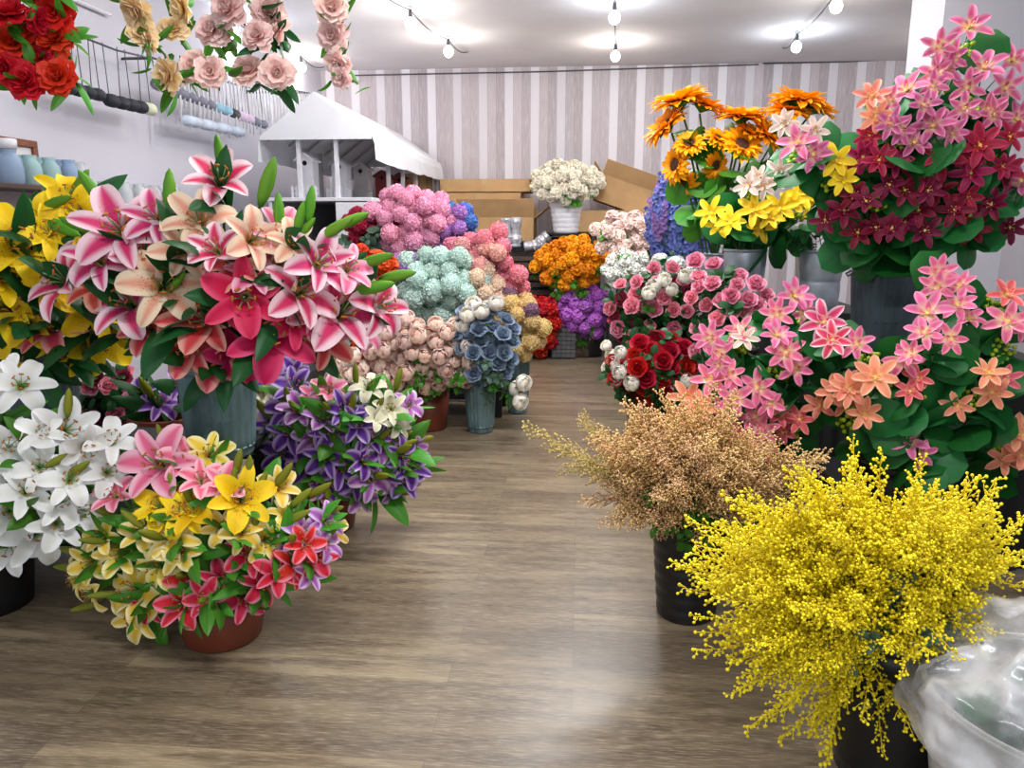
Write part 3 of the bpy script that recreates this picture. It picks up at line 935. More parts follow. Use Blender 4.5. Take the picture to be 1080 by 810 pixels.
def star_clusters(pot, pts, e, Y, dr, seed, names, nleaf=4, leaf_px=52, maxn=3, maxd=62, leafmat=LEAFR):
    """branches of star flowers: neighbours of like colour share a stem, with round leaves and berries"""
    rng = hx(seed)
    centre = Vector((pot['x'], pot['y'], pot['z']))
    left = [(x, y, k * 0.9, mm) for x, y, k, mm in pts]
    fl = []
    while left:
        c = [left.pop(0)]
        for q in sorted(left, key=lambda q: (q[0] - c[0][0]) ** 2 + (q[1] - c[0][1]) ** 2):
            if len(c) < maxn and q[3] is c[0][3] and (q[0] - c[0][0]) ** 2 + (q[1] - c[0][1]) ** 2 < maxd ** 2:
                c.append(q)
        for q in c[1:]:
            left.remove(q)
        f = Flower('star_flower', foot_of(pot, rng), 'flower')
        f.mat = c[0][3]
        heads = [(P(px, py, dome_depth(px, py, e, Y, dr, rng)), s) for px, py, s, m in c]
        mid = sum((h for h, s in heads), Vector()) / len(heads)
        ax0 = mix_axis(mid, centre, rng, 0.7, 0.7, 0.1, 0.1)
        fork = mid - ax0 * span(46, mid)
        f.stem(fork, 0.005, 0.5, 0.16)
        f.px = to_px(mid)
        main = list(f.path)
        for h, s in heads:
            ax = mix_axis(h, fork, rng, 0.5, 0.8, 0.05, 0.22)
            size = span(s, h)
            f.tubes.tube([main[-1], (main[-1] + h - f.foot) / 2, h - f.foot - ax * size * 0.05], 0.0028, 4)
            b = f.put('bloom', shape('star', rng.randrange(3), f.mat), h - ax * size * 0.1, ax, rng.uniform(0, 6.28), size)
            f.put('eye', shape('eye', 0, CENY), None, None, 0, 1, b)
        for k in range(nleaf):
            p = (main[rng.choice((4, 5, 6))] + f.foot) + Vector((rng.gauss(0, 0.02), rng.gauss(0, 0.02), rng.gauss(0, 0.02)))
            d = mix_axis(p, centre, rng, 0.7, 0.25, 0.1, 0.75)
            f.put('leaf', shape('round', rng.randrange(2), leafmat), p, d, rng.uniform(0, 6.28), span(leaf_px, p) * rng.uniform(0.8, 1.2))
        if rng.random() < 0.7:
            d = mix_axis(mid, centre, rng, 0.6, 0.5, 0.3, 0.4)
            f.put('berry_spray', shape('berry', 0, BERRY), fork, d, 0, span(44, mid))
        f.done(STEM)
        fl.append(f)
    by = {}
    for f in fl:
        by.setdefault(f.mat.name, []).append(f)
    for k, v in by.items():
        label_rows(v, names[0].format(names[1][k]), names[2])
    return fl

# ------------------------------------------------------------------ pots and buckets
def finish_pot(r, x, y, z, h, rt):
    return {'x': x, 'y': y, 'z': z + h, 'h': h, 'r': rt, 'root': r}
def terracotta_pot(x, y, z, rb, rt, h, label, group=None):
    r = thing('flower_pot', (x, y, z), label, 'pot', group)
    part('body', MB().lathe([(0, 0), (rb * 0.94, 0), (rb, 0.008), (rt * 0.95, h * 0.8), (rt * 0.95 - 0.008, h * 0.8), (rb - 0.008, 0.02), (0, 0.02)], 40), TERRA, r)
    part('rim', MB().lathe([(rt * 0.95, h * 0.8), (rt, h * 0.8), (rt * 1.03, h * 0.985), (rt * 1.02, h), (rt * 0.96, h), (rt * 0.93, h * 0.8), (rt * 0.95, h * 0.8)], 40), TERRA, r)
    return finish_pot(r, x, y, z, h, rt)
def tin_bucket(x, y, z, rb, rt, h, label, mat=TIN, group=None, ears=True, fl=24):
    r = thing('tin_bucket', (x, y, z), label, 'bucket', group)
    lerp = lambda t: rb + (rt - rb) * t
    prof = [(0, 0.0), (rb * 0.97, 0.0), (rb * 1.01, 0.01), (rb, 0.03)] + [(lerp(t), h * t) for t in (0.1, 0.2, 0.3, 0.4, 0.5, 0.6, 0.7, 0.8, 0.86)] + [(lerp(0.9), h * 0.9), (rt, h * 0.99), (rt - 0.006, h * 0.99), (rb - 0.006, 0.02), (0, 0.02)]
    part('body', MB().lathe(prof, fl * 4, flute=0.008, nflute=fl, zf=(h * 0.08, h * 0.87)), mat, r)
    part('rim', MB().lathe([(rt + 0.006 * math.cos(a), h + 0.006 * math.sin(a)) for a in [2 * PI * i / 8 for i in range(9)]], 48), mat, r)
    b = MB()
    for zz in (0.1, 0.88):
        b.lathe([(lerp(zz) + 0.003 + 0.003 * math.cos(a), h * zz + 0.006 * math.sin(a)) for a in [2 * PI * i / 6 for i in range(7)]], 48)
    part('band', b, mat, r)
    # pressed panel on the side towards the aisle
    a0 = math.atan2(-y, -x)
    m = MB()
    for u in range(9):
        for v in range(5):
            a = a0 + (u / 8 - 0.5) * 0.9
            t = 0.42 + 0.26 * v / 4
            rr = lerp(t) + 0.006 - (0.002 if 0 < u < 8 and 0 < v < 4 else 0)
            m.add([(rr * math.cos(a), rr * math.sin(a), h * t)], [])
    m.f = [(u * 5 + v, (u + 1) * 5 + v, (u + 1) * 5 + v + 1, u * 5 + v + 1) for u in range(8) for v in range(4)]
    m.mi = [0] * len(m.f)
    part('pressed_panel', m, mat, r)
    if ears:
        for s in (-1, 1):
            part('handle', MB().tube([(s * rt, -0.03, h * 0.9), (s * (rt + 0.022), -0.03, h * 0.87), (s * (rt + 0.024), 0, h * 0.85), (s * (rt + 0.022), 0.03, h * 0.87), (s * rt, 0.03, h * 0.9)], 0.004, 6), mat, r)
    return finish_pot(r, x, y, z, h, rt)
def plain_bucket(x, y, z, rb, rt, h, label, mat, ribs=0, group=None, name='bucket', lip=0.012):
    r = thing(name, (x, y, z), label, 'bucket', group)
    prof = [(0, 0.0), (rb * 0.97, 0.0)]
    N = 40 if ribs else 8
    for i in range(N + 1):
        t = i / N
        rr = rb + (rt - rb) * t
        if ribs:
            rr += 0.006 * (abs(math.sin(PI * ribs * t)) ** 0.6)
        prof.append((rr, h * 0.96 * t))
    prof += [(rt - 0.006, h * 0.96), (rb - 0.006, 0.02), (0, 0.02)]
    part('body', MB().lathe(prof, 40), mat, r)
    part('rim', MB().lathe([(rt - 0.004, h * 0.95), (rt + lip, h * 0.955), (rt + lip * 1.1, h * 0.99), (rt + lip * 0.7, h), (rt - 0.004, h), (rt - 0.004, h * 0.95)], 40), mat, r)
    return finish_pot(r, x, y, z, h, rt)
def bench(name, x0, x1, y0, y1, z, label, mat=BLACKW, th=0.035, cat='stand', shade_sheet=False):
    r = thing(name, ((x0 + x1) / 2, (y0 + y1) / 2, 0), label, cat)
    w, d = (x1 - x0) / 2, (y1 - y0) / 2
    part('top', MB().box((-w, -d, z - th), (w, d, z)), mat, r, False, 0.004)
    for sx in (-1, 1):
        for sy in (-1, 1):
            cx, cy = sx * (w - 0.04), sy * (d - 0.04)
            part('leg', MB().box((cx - 0.025, cy - 0.025, 0), (cx + 0.025, cy + 0.025, z - th)), mat, r, False, 0.003)
    part('apron', MB().box((-w + 0.03, -d + 0.02, z - th - 0.09), (w - 0.03, -d + 0.04, z - th)).box((-w + 0.03, d - 0.04, z - th - 0.09), (w - 0.03, d - 0.02, z - th)), mat, r, False)
    part('shelf', MB().box((-w + 0.02, -d + 0.02, z * 0.3), (w - 0.02, d - 0.02, z * 0.3 + 0.02)), mat, r, False)
    return r
#@@SECTION2
# ------------------------------------------------------------------ benches, stands, racks
Y3 = P(228, 388, 2.70)
BZ = 0.50
a, b = P(-60, 480, 2.95), P(262, 480, 2.95)
bench('display_bench', a.x, b.x, 2.66, 3.20, BZ, 'black wooden bench holding the blue-grey lily bucket and the yellow lilies')
a, b = P(392, 400, 5.6), P(531, 400, 5.45)
bench('display_bench', a.x, b.x, 5.43, 5.88, 0.45, 'black wooden bench under the pale mint pompom flowers')
a, b = P(640, 300, 7.5), P(706, 300, 7.5)
bench('display_bench', a.x, b.x, 7.10, 7.90, 0.68, 'black bench under the blush and white flowers near the cartons')
a, b = P(688, 300, 6.3), P(752, 300, 6.3)
bench('display_bench', a.x, b.x, 6.0, 6.6, 0.60, 'black stand under the blue flower spikes')
a, b = P(668, 300, 5.2), P(800, 300, 5.2)
bench('display_bench', a.x, b.x, 5.02, 5.6, 0.40, 'black bench hidden behind the rose bush')
a, b = P(752, 300, 4.4), P(905, 300, 4.4)
STAND_G_SIZE = ((b.x - a.x) / 2 + 0.005, 0.415, 0.955)
STAND_G = bench('display_bench', a.x, b.x, 4.02, 4.85, 0.95, 'tall black stand under the galvanised buckets')
a, b = P(892, 300, 3.4), P(1120, 300, 3.4)
STAND_K_SIZE = ((b.x - a.x) / 2 + 0.005, 0.35, 0.835)
STAND_K = bench('display_bench', a.x, b.x, 3.10, 3.80, 0.83, 'tall black stand under the dark ridged bucket of burgundy star flowers')

def shade_sheet(stand, w, d, zt):  # added black sheet, standing in for the shade behind the flowers
    m = MB()
    N = 60
    for i in range(N + 1):
        for z, k in ((0.02, 1.0), (0.4, 0.7), (0.75, 0.25), (zt, 0.0)):
            m.v.append((-w + 2 * w * i / N, -d - 0.012 - 0.014 * k * (1 + math.sin(i * 0.9)), z))
            m.uv.append((0.5, 0.5))
    m.f = [(i * 4 + k, (i + 1) * 4 + k, (i + 1) * 4 + k + 1, i * 4 + k + 1) for i in range(N) for k in range(3)]
    m.mi = [0] * len(m.f)
    part('shade_sheet', m, surf('shade_black', srgb(26, 26, 28), 0.9, vary=0.2), stand)
shade_sheet(STAND_G, *STAND_G_SIZE)
shade_sheet(STAND_K, *STAND_K_SIZE)

# ------------------------------------------------------------------ the near left bouquets
c = P(-12, 640, 2.48)
pot_w = plain_bucket(c.x, 2.48, 0, 0.15, 0.19, 0.38, 'tall black bucket of white lilies at the picture\'s edge', BLACKP)
e_w = (45, 490, 95, 115)
pts = [(22, 405, 52), (4, 398, 44), (71, 453, 58), (118, 463, 46), (114, 497, 44), (8, 494, 56), (12, 538, 58), (38, 562, 60), (8, 575, 58), (62, 552, 50), (74, 505, 48), (28, 516, 52), (66, 530, 44), (10, 470, 50), (92, 472, 48), (42, 492, 46), (88, 540, 40), (44, 455, 40)]
lilies(pot_w, [(p[0], p[1], p[2] * 1.15, WHI) for p in pts], e_w, 2.42, 0.25, 11, [(72, 425, 34, 0.2, 1), (30, 460, 34, 0.5, 0.9), (60, 486, 34, 1, 0.5), (82, 495, 36, 1, 0.6), (52, 526, 30, 1, 0.2)], 5, LEAFM, BUDY, 50, True, 30, 0.1,
       ('{} lily in the tall black bucket', {'petal_white': 'white'}, 'white lilies in the black bucket'))

g = PZ(217, 691, 0)
pot_f = terracotta_pot(g.x, g.y + 0.13, 0, 0.128, 0.172, 0.27, 'wide terracotta pot of mixed yellow and pink lilies, nearest on the floor')
e_f = (215, 578, 152, 108)
yl = [(255, 525, 62), (204, 537, 56), (170, 534, 54), (190, 540, 50), (178, 566, 50), (126, 583, 46), (140, 622, 62), (166, 597, 48), (95, 593, 42), (79, 610, 42), (280, 570, 42), (221, 478, 46), (294, 513, 40), (188, 582, 44), (302, 541, 36), (256, 560, 40), (150, 560, 44), (108, 565, 36)]
yp = [(144, 650, 52), (96, 625, 44), (352, 560, 32), (235, 556, 38)]
pk = [(166, 487, 70), (120, 522, 42), (198, 484, 52), (238, 512, 46), (212, 505, 40)]
rp = [(262, 582, 46), (314, 594, 46), (333, 588, 40), (292, 604, 42), (204, 606, 48), (258, 630, 46), (192, 636, 50), (278, 615, 42), (156, 642, 34), (232, 612, 40), (322, 574, 36), (216, 630, 40)]
ll = [(320, 562, 40), (344, 549, 36), (346, 572, 36), (328, 604, 34), (306, 572, 30)]
pts = [p + (YEL,) for p in yl[:4]] + [p + (YELP,) for p in yl[4:] + yp] + [p + (LPINK,) for p in pk] + [p + (REDP,) for p in rp] + [p + (LILAC,) for p in ll]
r_ = hx(5)
buds = [(337, 517, 34, 0.8, 0.5), (314, 545, 34, 1, 0.5), (339, 560, 32, 1, 0.2), (251, 488, 34, 0.3, 1), (300, 500, 34, 0.6, 0.8), (275, 510, 32, 0.5, 0.8), (350, 538, 30, 1, 0.3), (262, 495, 34, 0.2, 1), (110, 540, 34, -0.8, 0.5), (140, 548, 32, -0.6, 0.6), (105, 566, 32, -1, 0.2), (182, 512, 30, -0.2, 1), (318, 525, 34, 0.8, 0.7), (90, 640, 30, -1, -0.2)]
pts = [(x, y, k * 1.1, m) for x, y, k, m in pts]
lilies(pot_f, pts, e_f, 2.42, 0.30, 12, buds, 7, LEAFM, BUDY, 46, True, 34, 0.5,
       ('{} lily in the nearest terracotta pot', {'petal_yellow': 'yellow', 'petal_pale_yellow': 'pale yellow', 'petal_light_pink': 'light pink', 'petal_red_pink': 'red and pink', 'petal_lilac': 'lilac'}, 'mixed lilies in the nearest pot'))

c = P(228, 388, 2.84)
pot_t = tin_bucket(c.x, 2.84, BZ, 0.118, 0.146, Y3.z - BZ + 0.01, 'blue-grey fluted tin bucket full of big pink lilies')
e_t = (230, 275, 205, 125)
P_, D_, S_, C_, L_ = PINKW, PINKD, SALM, PEACHC, LPINK
pts = [(125, 240, 88, P_), (232, 188, 66, P_), (62, 294, 78, P_), (103, 272, 66, P_), (133, 317, 76, P_), (163, 228, 60, P_), (52, 342, 66, S_), (172, 300, 78, C_), (209, 232, 66, C_), (268, 252, 62, C_), (296, 243, 50, L_),
       (258, 314, 80, D_), (286, 352, 88, D_), (214, 336, 80, S_), (222, 376, 74, S_), (197, 366, 66, S_), (320, 307, 74, P_), (361, 328, 86, P_), (338, 276, 66, P_), (368, 283, 52, L_), (404, 322, 66, P_), (345, 358, 56, S_), (312, 338, 56, D_),
       (226, 262, 56, P_), (192, 262, 56, C_), (150, 268, 54, P_), (246, 276, 58, S_), (292, 280, 60, C_), (98, 300, 54, S_), (155, 345, 58, S_), (250, 374, 60, D_), (310, 256, 48, C_), (180, 330, 54, S_), (330, 330, 50, L_), (268, 288, 54, L_), (384, 348, 46, L_)]
buds = [(232, 162, 40, -0.1, 1), (282, 192, 56, 0.4, 1), (294, 226, 46, 0.05, 1), (327, 216, 42, 0.2, 1), (354, 241, 46, 1, 0.55), (370, 233, 44, 1, 0.35), (419, 291, 44, 1, 0.15), (394, 303, 50, 1, 0.15), (294, 322, 26, 0.4, 0.8), (322, 242, 34, 0.7, 0.7), (98, 200, 48, -0.6, 0.9), (179, 204, 52, 0.1, 1), (84, 238, 44, -1, 0.4), (187, 297, 30, 0.6, 0.6), (396, 274, 44, 1, 0.25), (316, 230, 38, 0.3, 0.9)]
pts = [(x, y, k * 1.06, m) for x, y, k, m in pts]
lilies(pot_t, pts, e_t, 2.86, 0.40, 13, buds, 5, LEAFD, BUDG, 66, True, 40, 0.0,
       ('{} lily in the blue-grey tin bucket', {'petal_pink_white': 'pink and white', 'petal_deep_pink': 'deep pink', 'petal_salmon': 'salmon red', 'petal_peach_cream': 'peach and cream', 'petal_light_pink': 'light pink'}, 'big lilies in the blue-grey tin bucket'))

c = P(42, 380, 2.98)
pot_y = tin_bucket(c.x, 2.98, BZ, 0.11, 0.135, 0.41, 'dark grey tin bucket of yellow lilies behind the white ones', TIND)
e_y = (40, 285, 80, 115)
pts = [(20, 256, 90), (71, 207, 62), (78, 224, 60), (9, 320, 84), (15, 374, 66), (6, 292, 66), (52, 243, 60), (30, 340, 60), (2, 345, 60), (96, 325, 66), (106, 362, 62), (60, 300, 54), (44, 275, 60), (120, 340, 50), (84, 372, 50)]
lilies(pot_y, [p + (YEL,) for p in pts], e_y, 2.98, 0.32, 14, [(60, 213, 40, 1, 0.25), (66, 240, 50, 0.9, -0.4), (35, 225, 36, -0.3, 1)], 4, LEAFD, BUDG, 78, True, 40, 0.1,
       ('{} lily in the dark grey tin bucket', {'petal_yellow': 'yellow'}, 'yellow lilies in the dark tin bucket'))

# bunches half hidden behind the bench
c = P(175, 440, 3.75)
pot_v = terracotta_pot(c.x, 3.75, 0, 0.14, 0.18, 0.42, 'brown pot behind the bench, with a few purple lilies')
lilies(pot_v, [(168, 425, 42, PURP), (150, 412, 34, PURP), (188, 405, 32, PURP), (290, 400, 40, PURP), (310, 392, 34, PURP), (275, 412, 36, CREAMW)], (230, 415, 100, 40), 3.75, 0.15, 15, [], 4, LEAFD, BUDY, 44, True, 30, 0.3,
       ('{} lily between the tin bucket and the wall', {'petal_purple': 'purple', 'petal_cream_white': 'cream white'}, 'lilies behind the tin bucket'))
c = P(100, 440, 3.9)
pot_b = plain_bucket(c.x, 3.95, 0, 0.13, 0.16, 0.5, 'black bucket of small roses behind the white lilies', BLACKP)
singles(pot_b, [(p[0], p[1], 20) for p in scatter(105, 412, 38, 34, 10, 21)], (105, 412, 40, 36), 3.9, 0.2, 21, 'rose', RPINK, 'rose_flower', 'flower', 'small pink rose behind the white lilies', 'small roses behind the white lilies', 2, STEM, 1, LEAFD)
singles(pot_b, [(p[0], p[1], 20) for p in scatter(120, 425, 30, 34, 5, 22)], (105, 412, 40, 36), 3.9, 0.2, 22, 'rose', RBURG, 'rose_flower', 'flower', 'small burgundy rose behind the white lilies', 'small roses behind the white lilies', 2, STEM, 1, LEAFD)

c = P(345, 560, 3.34)
pot_p = terracotta_pot(c.x, 3.34, 0, 0.13, 0.175, 0.27, 'terracotta pot of purple lilies beside the aisle')
e_p = (358, 465, 88, 90)
pp = [(359, 492), (351, 456), (376, 447), (404, 468), (408, 500), (433, 492), (425, 505), (306, 456), (286, 447), (310, 407), (278, 468), (343, 480), (392, 504), (323, 492), (363, 431), (402, 500), (425, 480), (330, 462), (296, 478), (384, 486), (316, 432), (340, 440), (300, 430), (390, 460), (345, 510), (374, 503)]
r_ = hx(6)
pts = [(x, y, r_.uniform(36, 48), PURP if (x + y) % 4 else LILAC) for x, y in pp] + [(412, 431, 36, CREAMW), (388, 407, 38, CREAMW), (398, 440, 30, CREAMW), (420, 448, 30, CREAMW), (347, 411, 38, LPINK), (380, 523, 36, LILAC), (433, 427, 34, LILAC), (436, 505, 30, LILAC), (415, 520, 30, LILAC), (340, 516, 30, LPINK), (330, 415, 30, LPINK), (440, 470, 28, LILAC)]
lilies(pot_p, pts, e_p, 3.34, 0.30, 16, [(430, 468, 26, 1, 0.4), (425, 460, 26, 1, 0.5), (375, 395, 26, 0, 1), (420, 400, 28, 0.3, 1), (330, 462, 26, -0.2, 1), (345, 520, 26, -0.2, -0.8)], 7, LEAFM, BUDY, 46, True, 30, 0.5,
       ('{} lily in the terracotta pot by the aisle', {'petal_purple': 'purple', 'petal_cream_white': 'cream white', 'petal_light_pink': 'light pink', 'petal_lilac': 'lilac'}, 'lilies in the terracotta pot by the aisle'))

# ------------------------------------------------------------------ the left row farther back
g = PZ(458, 457, 0)
c = P(452, 440, g.y + 0.14)
pot_r = terracotta_pot(c.x, c.y, 0, 0.125, 0.16, 0.36, 'brown pot of blush ranunculus beside the slim tin bucket')
e_r = (440, 374, 66, 42)
singles(pot_r, [(x, y, hx(int(x * y)).uniform(17, 22)) for x, y in scatter(446, 374, 58, 36, 44, 31)], e_r, c.y, 0.3, 31, 'cup', BLUSH, 'ranunculus_flower', 'flower', 'round blush ranunculus in the brown pot', 'blush ranunculus in the brown pot', 2, STEM, 1, LEAFM, 1.15)
singles(pot_r, [(x, y, 20) for x, y in scatter(378, 398, 26, 22, 12, 32)], (390, 395, 45, 40), c.y - 0.05, 0.2, 32, 'cup', BLUSH, 'ranunculus_flower', 'flower', 'blush ranunculus just above the purple lilies', 'blush ranunculus above the purple lilies', 2, STEM, 1, LEAFM, 1.15)
g = PZ(505, 458, 0)
pot_d = tin_bucket(g.x, g.y + 0.09, 0, 0.085, 0.108, 0.43, 'slim blue-grey tin bucket on the aisle floor, with dusty blue roses')
e_d = (508, 362, 40, 42)
singles(pot_d, [(x, y, 20) for x, y in scatter(508, 366, 36, 38, 34, 33)], e_d, g.y + 0.09, 0.22, 33, 'rose', RDUST, 'rose_flower', 'flower', 'dusty blue rose in the slim tin bucket', 'dusty blue roses in the slim tin bucket', 2, STEM, 1, LEAFB, 1.1)
singles(pot_d, [(x, y, 19) for x, y in [(497, 333), (505, 330), (489, 342), (515, 326), (500, 322), (522, 322), (545, 412), (551, 404), (547, 420)]], (515, 370, 50, 60), g.y + 0.05, 0.2, 34, 'cup', RWHITE, 'rose_flower', 'flower', 'small white rose among the dusty blue ones', 'white roses among the dusty blue ones', 2, STEM, 1, LEAFM, 1.15)
def hidden_tin(px, Y, h, label, z=0.45, r=0.11):
    q = P(px, 330, Y)
    return tin_bucket(q.x, Y, z, r * 0.8, r, h, label)
def poms(pot, pts, e, Y, dr, seed, mat, colour, where, size=21, twigs=0):
    return singles(pot, [(x, y, hx(int(x * 31 + y)).uniform(size * 0.88, size * 1.12) * 0.92) for x, y in pts], e, Y, dr, seed, 'ball', mat, 'pompom_flower', 'flower', colour + ' pompom flower ' + where, colour + ' pompom flowers ' + where, 2, STEMP, twigs, LEAFB, 1.2, 1.0, 0.3)
pt = hidden_tin(462, 5.68, 0.38, 'tin bucket of mint pompom flowers behind the ranunculus')
poms(pt, scatter(462, 300, 44, 31, 25, 41), (462, 302, 46, 36), 5.65, 0.34, 41, POM_MINT, 'pale mint', 'behind the ranunculus', 24, 1)
pt = hidden_tin(515, 5.72, 0.42, 'tin bucket of cream and coral pompom flowers', r=0.10)
poms(pt, [(505, 268), (512, 252), (524, 246), (530, 262), (540, 290), (528, 292), (518, 280), (536, 302), (550, 303), (545, 290), (522, 300), (498, 256), (486, 272), (494, 280), (510, 290), (530, 276), (478, 262), (500, 292)], (518, 280, 45, 45), 5.75, 0.15, 42, POM_ROSE, 'rose pink', 'beside the mint ones')
poms(pt, [(524, 266), (513, 262), (505, 280), (490, 262), (518, 296), (498, 270)], (518, 280, 45, 45), 5.72, 0.18, 43, POM_CORAL, 'coral', 'beside the mint ones')
poms(pt, [(512, 290), (520, 304), (502, 302), (510, 312), (525, 314), (500, 315), (515, 322), (505, 292), (492, 300), (494, 318)], (512, 300, 40, 36), 5.66, 0.18, 44, POM_CREAM, 'cream', 'beside the mint ones', 22)
poms(pt, [(536, 312), (526, 318)], (525, 305, 40, 36), 5.66, 0.18, 45, POM_MAUVE, 'dull mauve', 'beside the cream ones', 20)
pt = hidden_tin(546, 5.65, 0.60, 'tall tin bucket of beige pompom flowers past the bench end', z=0.0, r=0.09)
poms(pt, [(555, 318), (560, 336), (568, 345), (552, 345), (545, 332), (540, 350), (555, 358), (568, 360), (548, 366), (540, 322), (558, 326), (545, 340), (536, 338), (553, 372)], (548, 345, 30, 34), 5.6, 0.2, 46, POM_BEIGE, 'beige', 'overhanging the aisle', 20)
poms(pt, [(560, 328)], (548, 345, 30, 34), 5.55, 0.2, 47, POM_MAUVE, 'single dull mauve', 'over the aisle', 20)
pt = hidden_tin(416, 5.65, 0.30, 'tin bucket of orange red carnations behind the lilies')
singles(pt, [(393, 276, 27), (408, 280, 26), (417, 335, 26), (415, 356, 27), (401, 364, 26), (457, 363, 24), (450, 368, 22), (384, 270, 24), (398, 288, 24), (424, 345, 24), (390, 360, 24), (380, 368, 24), (408, 372, 22), (466, 352, 20)], (415, 325, 50, 60), 5.5, 0.2, 48, 'carn', CARN_OR, 'carnation_flower', 'flower', 'orange red carnation among the pompoms', 'orange red carnations', 2, STEM, 1, LEAFM, 1.6)
poms(pt, [(428, 282), (420, 276), (436, 278)], (425, 290, 30, 30), 5.6, 0.1, 49, POM_LILAC, 'lilac', 'between orange carnations and mint pompoms', 20)

# white cabinet with a tray of pink pompoms
a, b = P(372, 271, 5.94), P(500, 271, 5.94)
zt = P(430, 271, 5.94).z
r = thing('display_cabinet', ((a.x + b.x) / 2, 6.12, 0), 'low white cabinet behind the mint flowers, carrying the pink pompoms', 'cabinet')
w = (b.x - a.x) / 2
part('body', MB().box((-w, -0.16, 0), (w, 0.18, zt - 0.03)), WHITEP, r, False, 0.005)
part('top', MB().box((-w - 0.01, -0.18, zt - 0.03), (w + 0.01, 0.19, zt)), WHITEP, r, False, 0.005)
for k in range(2):
    d = part('door', MB().box((-w + 0.02 + k * w, -0.175, 0.1), (-0.01 + k * w - 0.01, -0.16, zt - 0.06)), WHITEP, r, False, 0.004)
    part('knob', MB().ball(((-0.05, 0.05)[k], -0.19, zt * 0.6), 0.016, 10, 6), GREYP, d)
tray = thing('planter_tray', ((a.x + b.x) / 2, 6.12, zt), 'shallow white planter tray under the pink pompom flowers', 'planter')
part('body', MB().box((-w + 0.05, -0.15, 0), (w - 0.05, 0.15, 0.015)).box((-w + 0.05, -0.16, 0), (w - 0.05, -0.145, 0.11)).box((-w + 0.05, 0.145, 0), (w - 0.05, 0.16, 0.11)).box((-w + 0.05, -0.15, 0), (-w + 0.065, 0.15, 0.11)).box((w - 0.065, -0.15, 0), (w - 0.05, 0.15, 0.11)), WHITEP, tray, False)
part('moss', MB().box((-w + 0.066, -0.144, 0.016), (w - 0.066, 0.144, 0.09)), surf('moss', srgb(60, 84, 40), 0.9, vary=0.4, scale=40), tray, False)
def tray_pot(px):
    q = P(px, 260, 6.12)
    return {'x': q.x, 'y': 6.12, 'z': zt + 0.12, 'h': 0.12, 'r': 0.12, 'root': tray}
poms(tray_pot(432), scatter(434, 232, 42, 26, 30, 51), (432, 236, 48, 34), 6.12, 0.3, 51, POM_PINK, 'candy pink', 'on the white cabinet', 21, 0)
poms(tray_pot(400), [(376, 228), (382, 238), (392, 240), (384, 228), (400, 236), (372, 236), (422, 236), (394, 228), (386, 246), (378, 246)], (400, 240, 45, 30), 6.02, 0.15, 52, POM_CRIM, 'crimson', 'on the white cabinet', 19)
poms(tray_pot(470), [(468, 226), (462, 234), (470, 244), (480, 240), (474, 252), (466, 256), (482, 228)], (474, 240, 24, 26), 6.08, 0.15, 53, POM_LILAC, 'lilac', 'on the white cabinet', 19)
poms(tray_pot(482), [(486, 236), (478, 232), (490, 244), (484, 250), (474, 238), (492, 234), (480, 258), (488, 228), (476, 222)], (478, 240, 24, 26), 6.16, 0.1, 54, POM_BLUE, 'blue', 'at the end of the white cabinet', 19)
poms(tray_pot(488), [(495, 253), (494, 261), (478, 262)], (490, 255, 20, 20), 6.0, 0.1, 55, POM_CRIM, 'crimson', 'below the blue ones', 14)
singles(tray_pot(400), [(x, y, 22) for x, y in scatter(405, 258, 36, 10, 8, 56)], (405, 258, 40, 16), 6.02, 0.1, 56, 'twig', LEAFB, 'foliage_stem', 'greenery', 'grey green leafy twig below the crimson pompoms', 'leafy twigs below the pompoms', 2, STEMP, 1, LEAFB, 1.5, same=True)

# ------------------------------------------------------------------ the back of the shop
def carton(x0, x1, y0, y1, z0, z1, label, flaps=0, tilt=0.0, group=None, yaw=0.0):
    cx, cy = (x0 + x1) / 2, (y0 + y1) / 2
    r = thing('cardboard_box', (cx, cy, z0), label, 'box', group)
    r.rotation_euler = (0, tilt, yaw)
    w, d, h = (x1 - x0) / 2, (y1 - y0) / 2, z1 - z0
    t = 0.008
    m = MB().box((-w, -d, 0), (w, d, t)).box((-w, -d, 0), (w, -d + t, h)).box((-w, d - t, 0), (w, d, h)).box((-w, -d, 0), (-w + t, d, h)).box((w - t, -d, 0), (w, d, h))
    part('body', m, CARD, r, False)
    if flaps:
        for s, ang in ((-1, 0.5), (1, 1.0)):
            f = MB().box((-w, 0, 0), (w, t, d * 0.9), 0, Matrix.Translation((0, s * d, h)) @ Matrix.Rotation(-s * ang, 4, 'X'))
            part('flap', f, CARD, r, False)
        for s in (-1, 1):
            f = MB().box((0, -d, 0), (t, d, d * 0.8), 0, Matrix.Translation((s * w, 0, h)) @ Matrix.Rotation(s * 0.9, 4, 'Y'))
            part('flap', f, CARD, r, False)
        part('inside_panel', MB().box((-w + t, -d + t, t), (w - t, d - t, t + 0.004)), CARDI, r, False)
    else:
        part('flap', MB().box((-w, -d, h - 0.001), (w, -0.004, h + t)), CARD, r, False)
        part('flap', MB().box((-w, 0.004, h - 0.001), (w, d, h + t)), CARD, r, False)
        part('tape', MB().box((-0.06 * 0 - 0.035, -d - 0.002, h * 0.55), (0.035, -d + 0.001, h + t)).box((-w - 0.001, -0.03, h + t), (w + 0.001, 0.03, h + t + 0.002)), TAPE, r, False)
    return r
Yb = 9.0
xz = lambda px, py, Y=Yb: P(px, py, Y)
a, b = xz(464, 240), xz(572, 240)
bench('storage_rack', a.x, b.x, 8.78, 9.5, 1.20, 'black storage rack under the flat cartons at the back', cat='rack')
q = lambda y: xz(500, y).z
carton(xz(483, 0).x, xz(566, 0).x, 8.8, 9.3, 1.20, q(229.5), 'low open carton with a raised flap, at the bottom of the pile', 1)
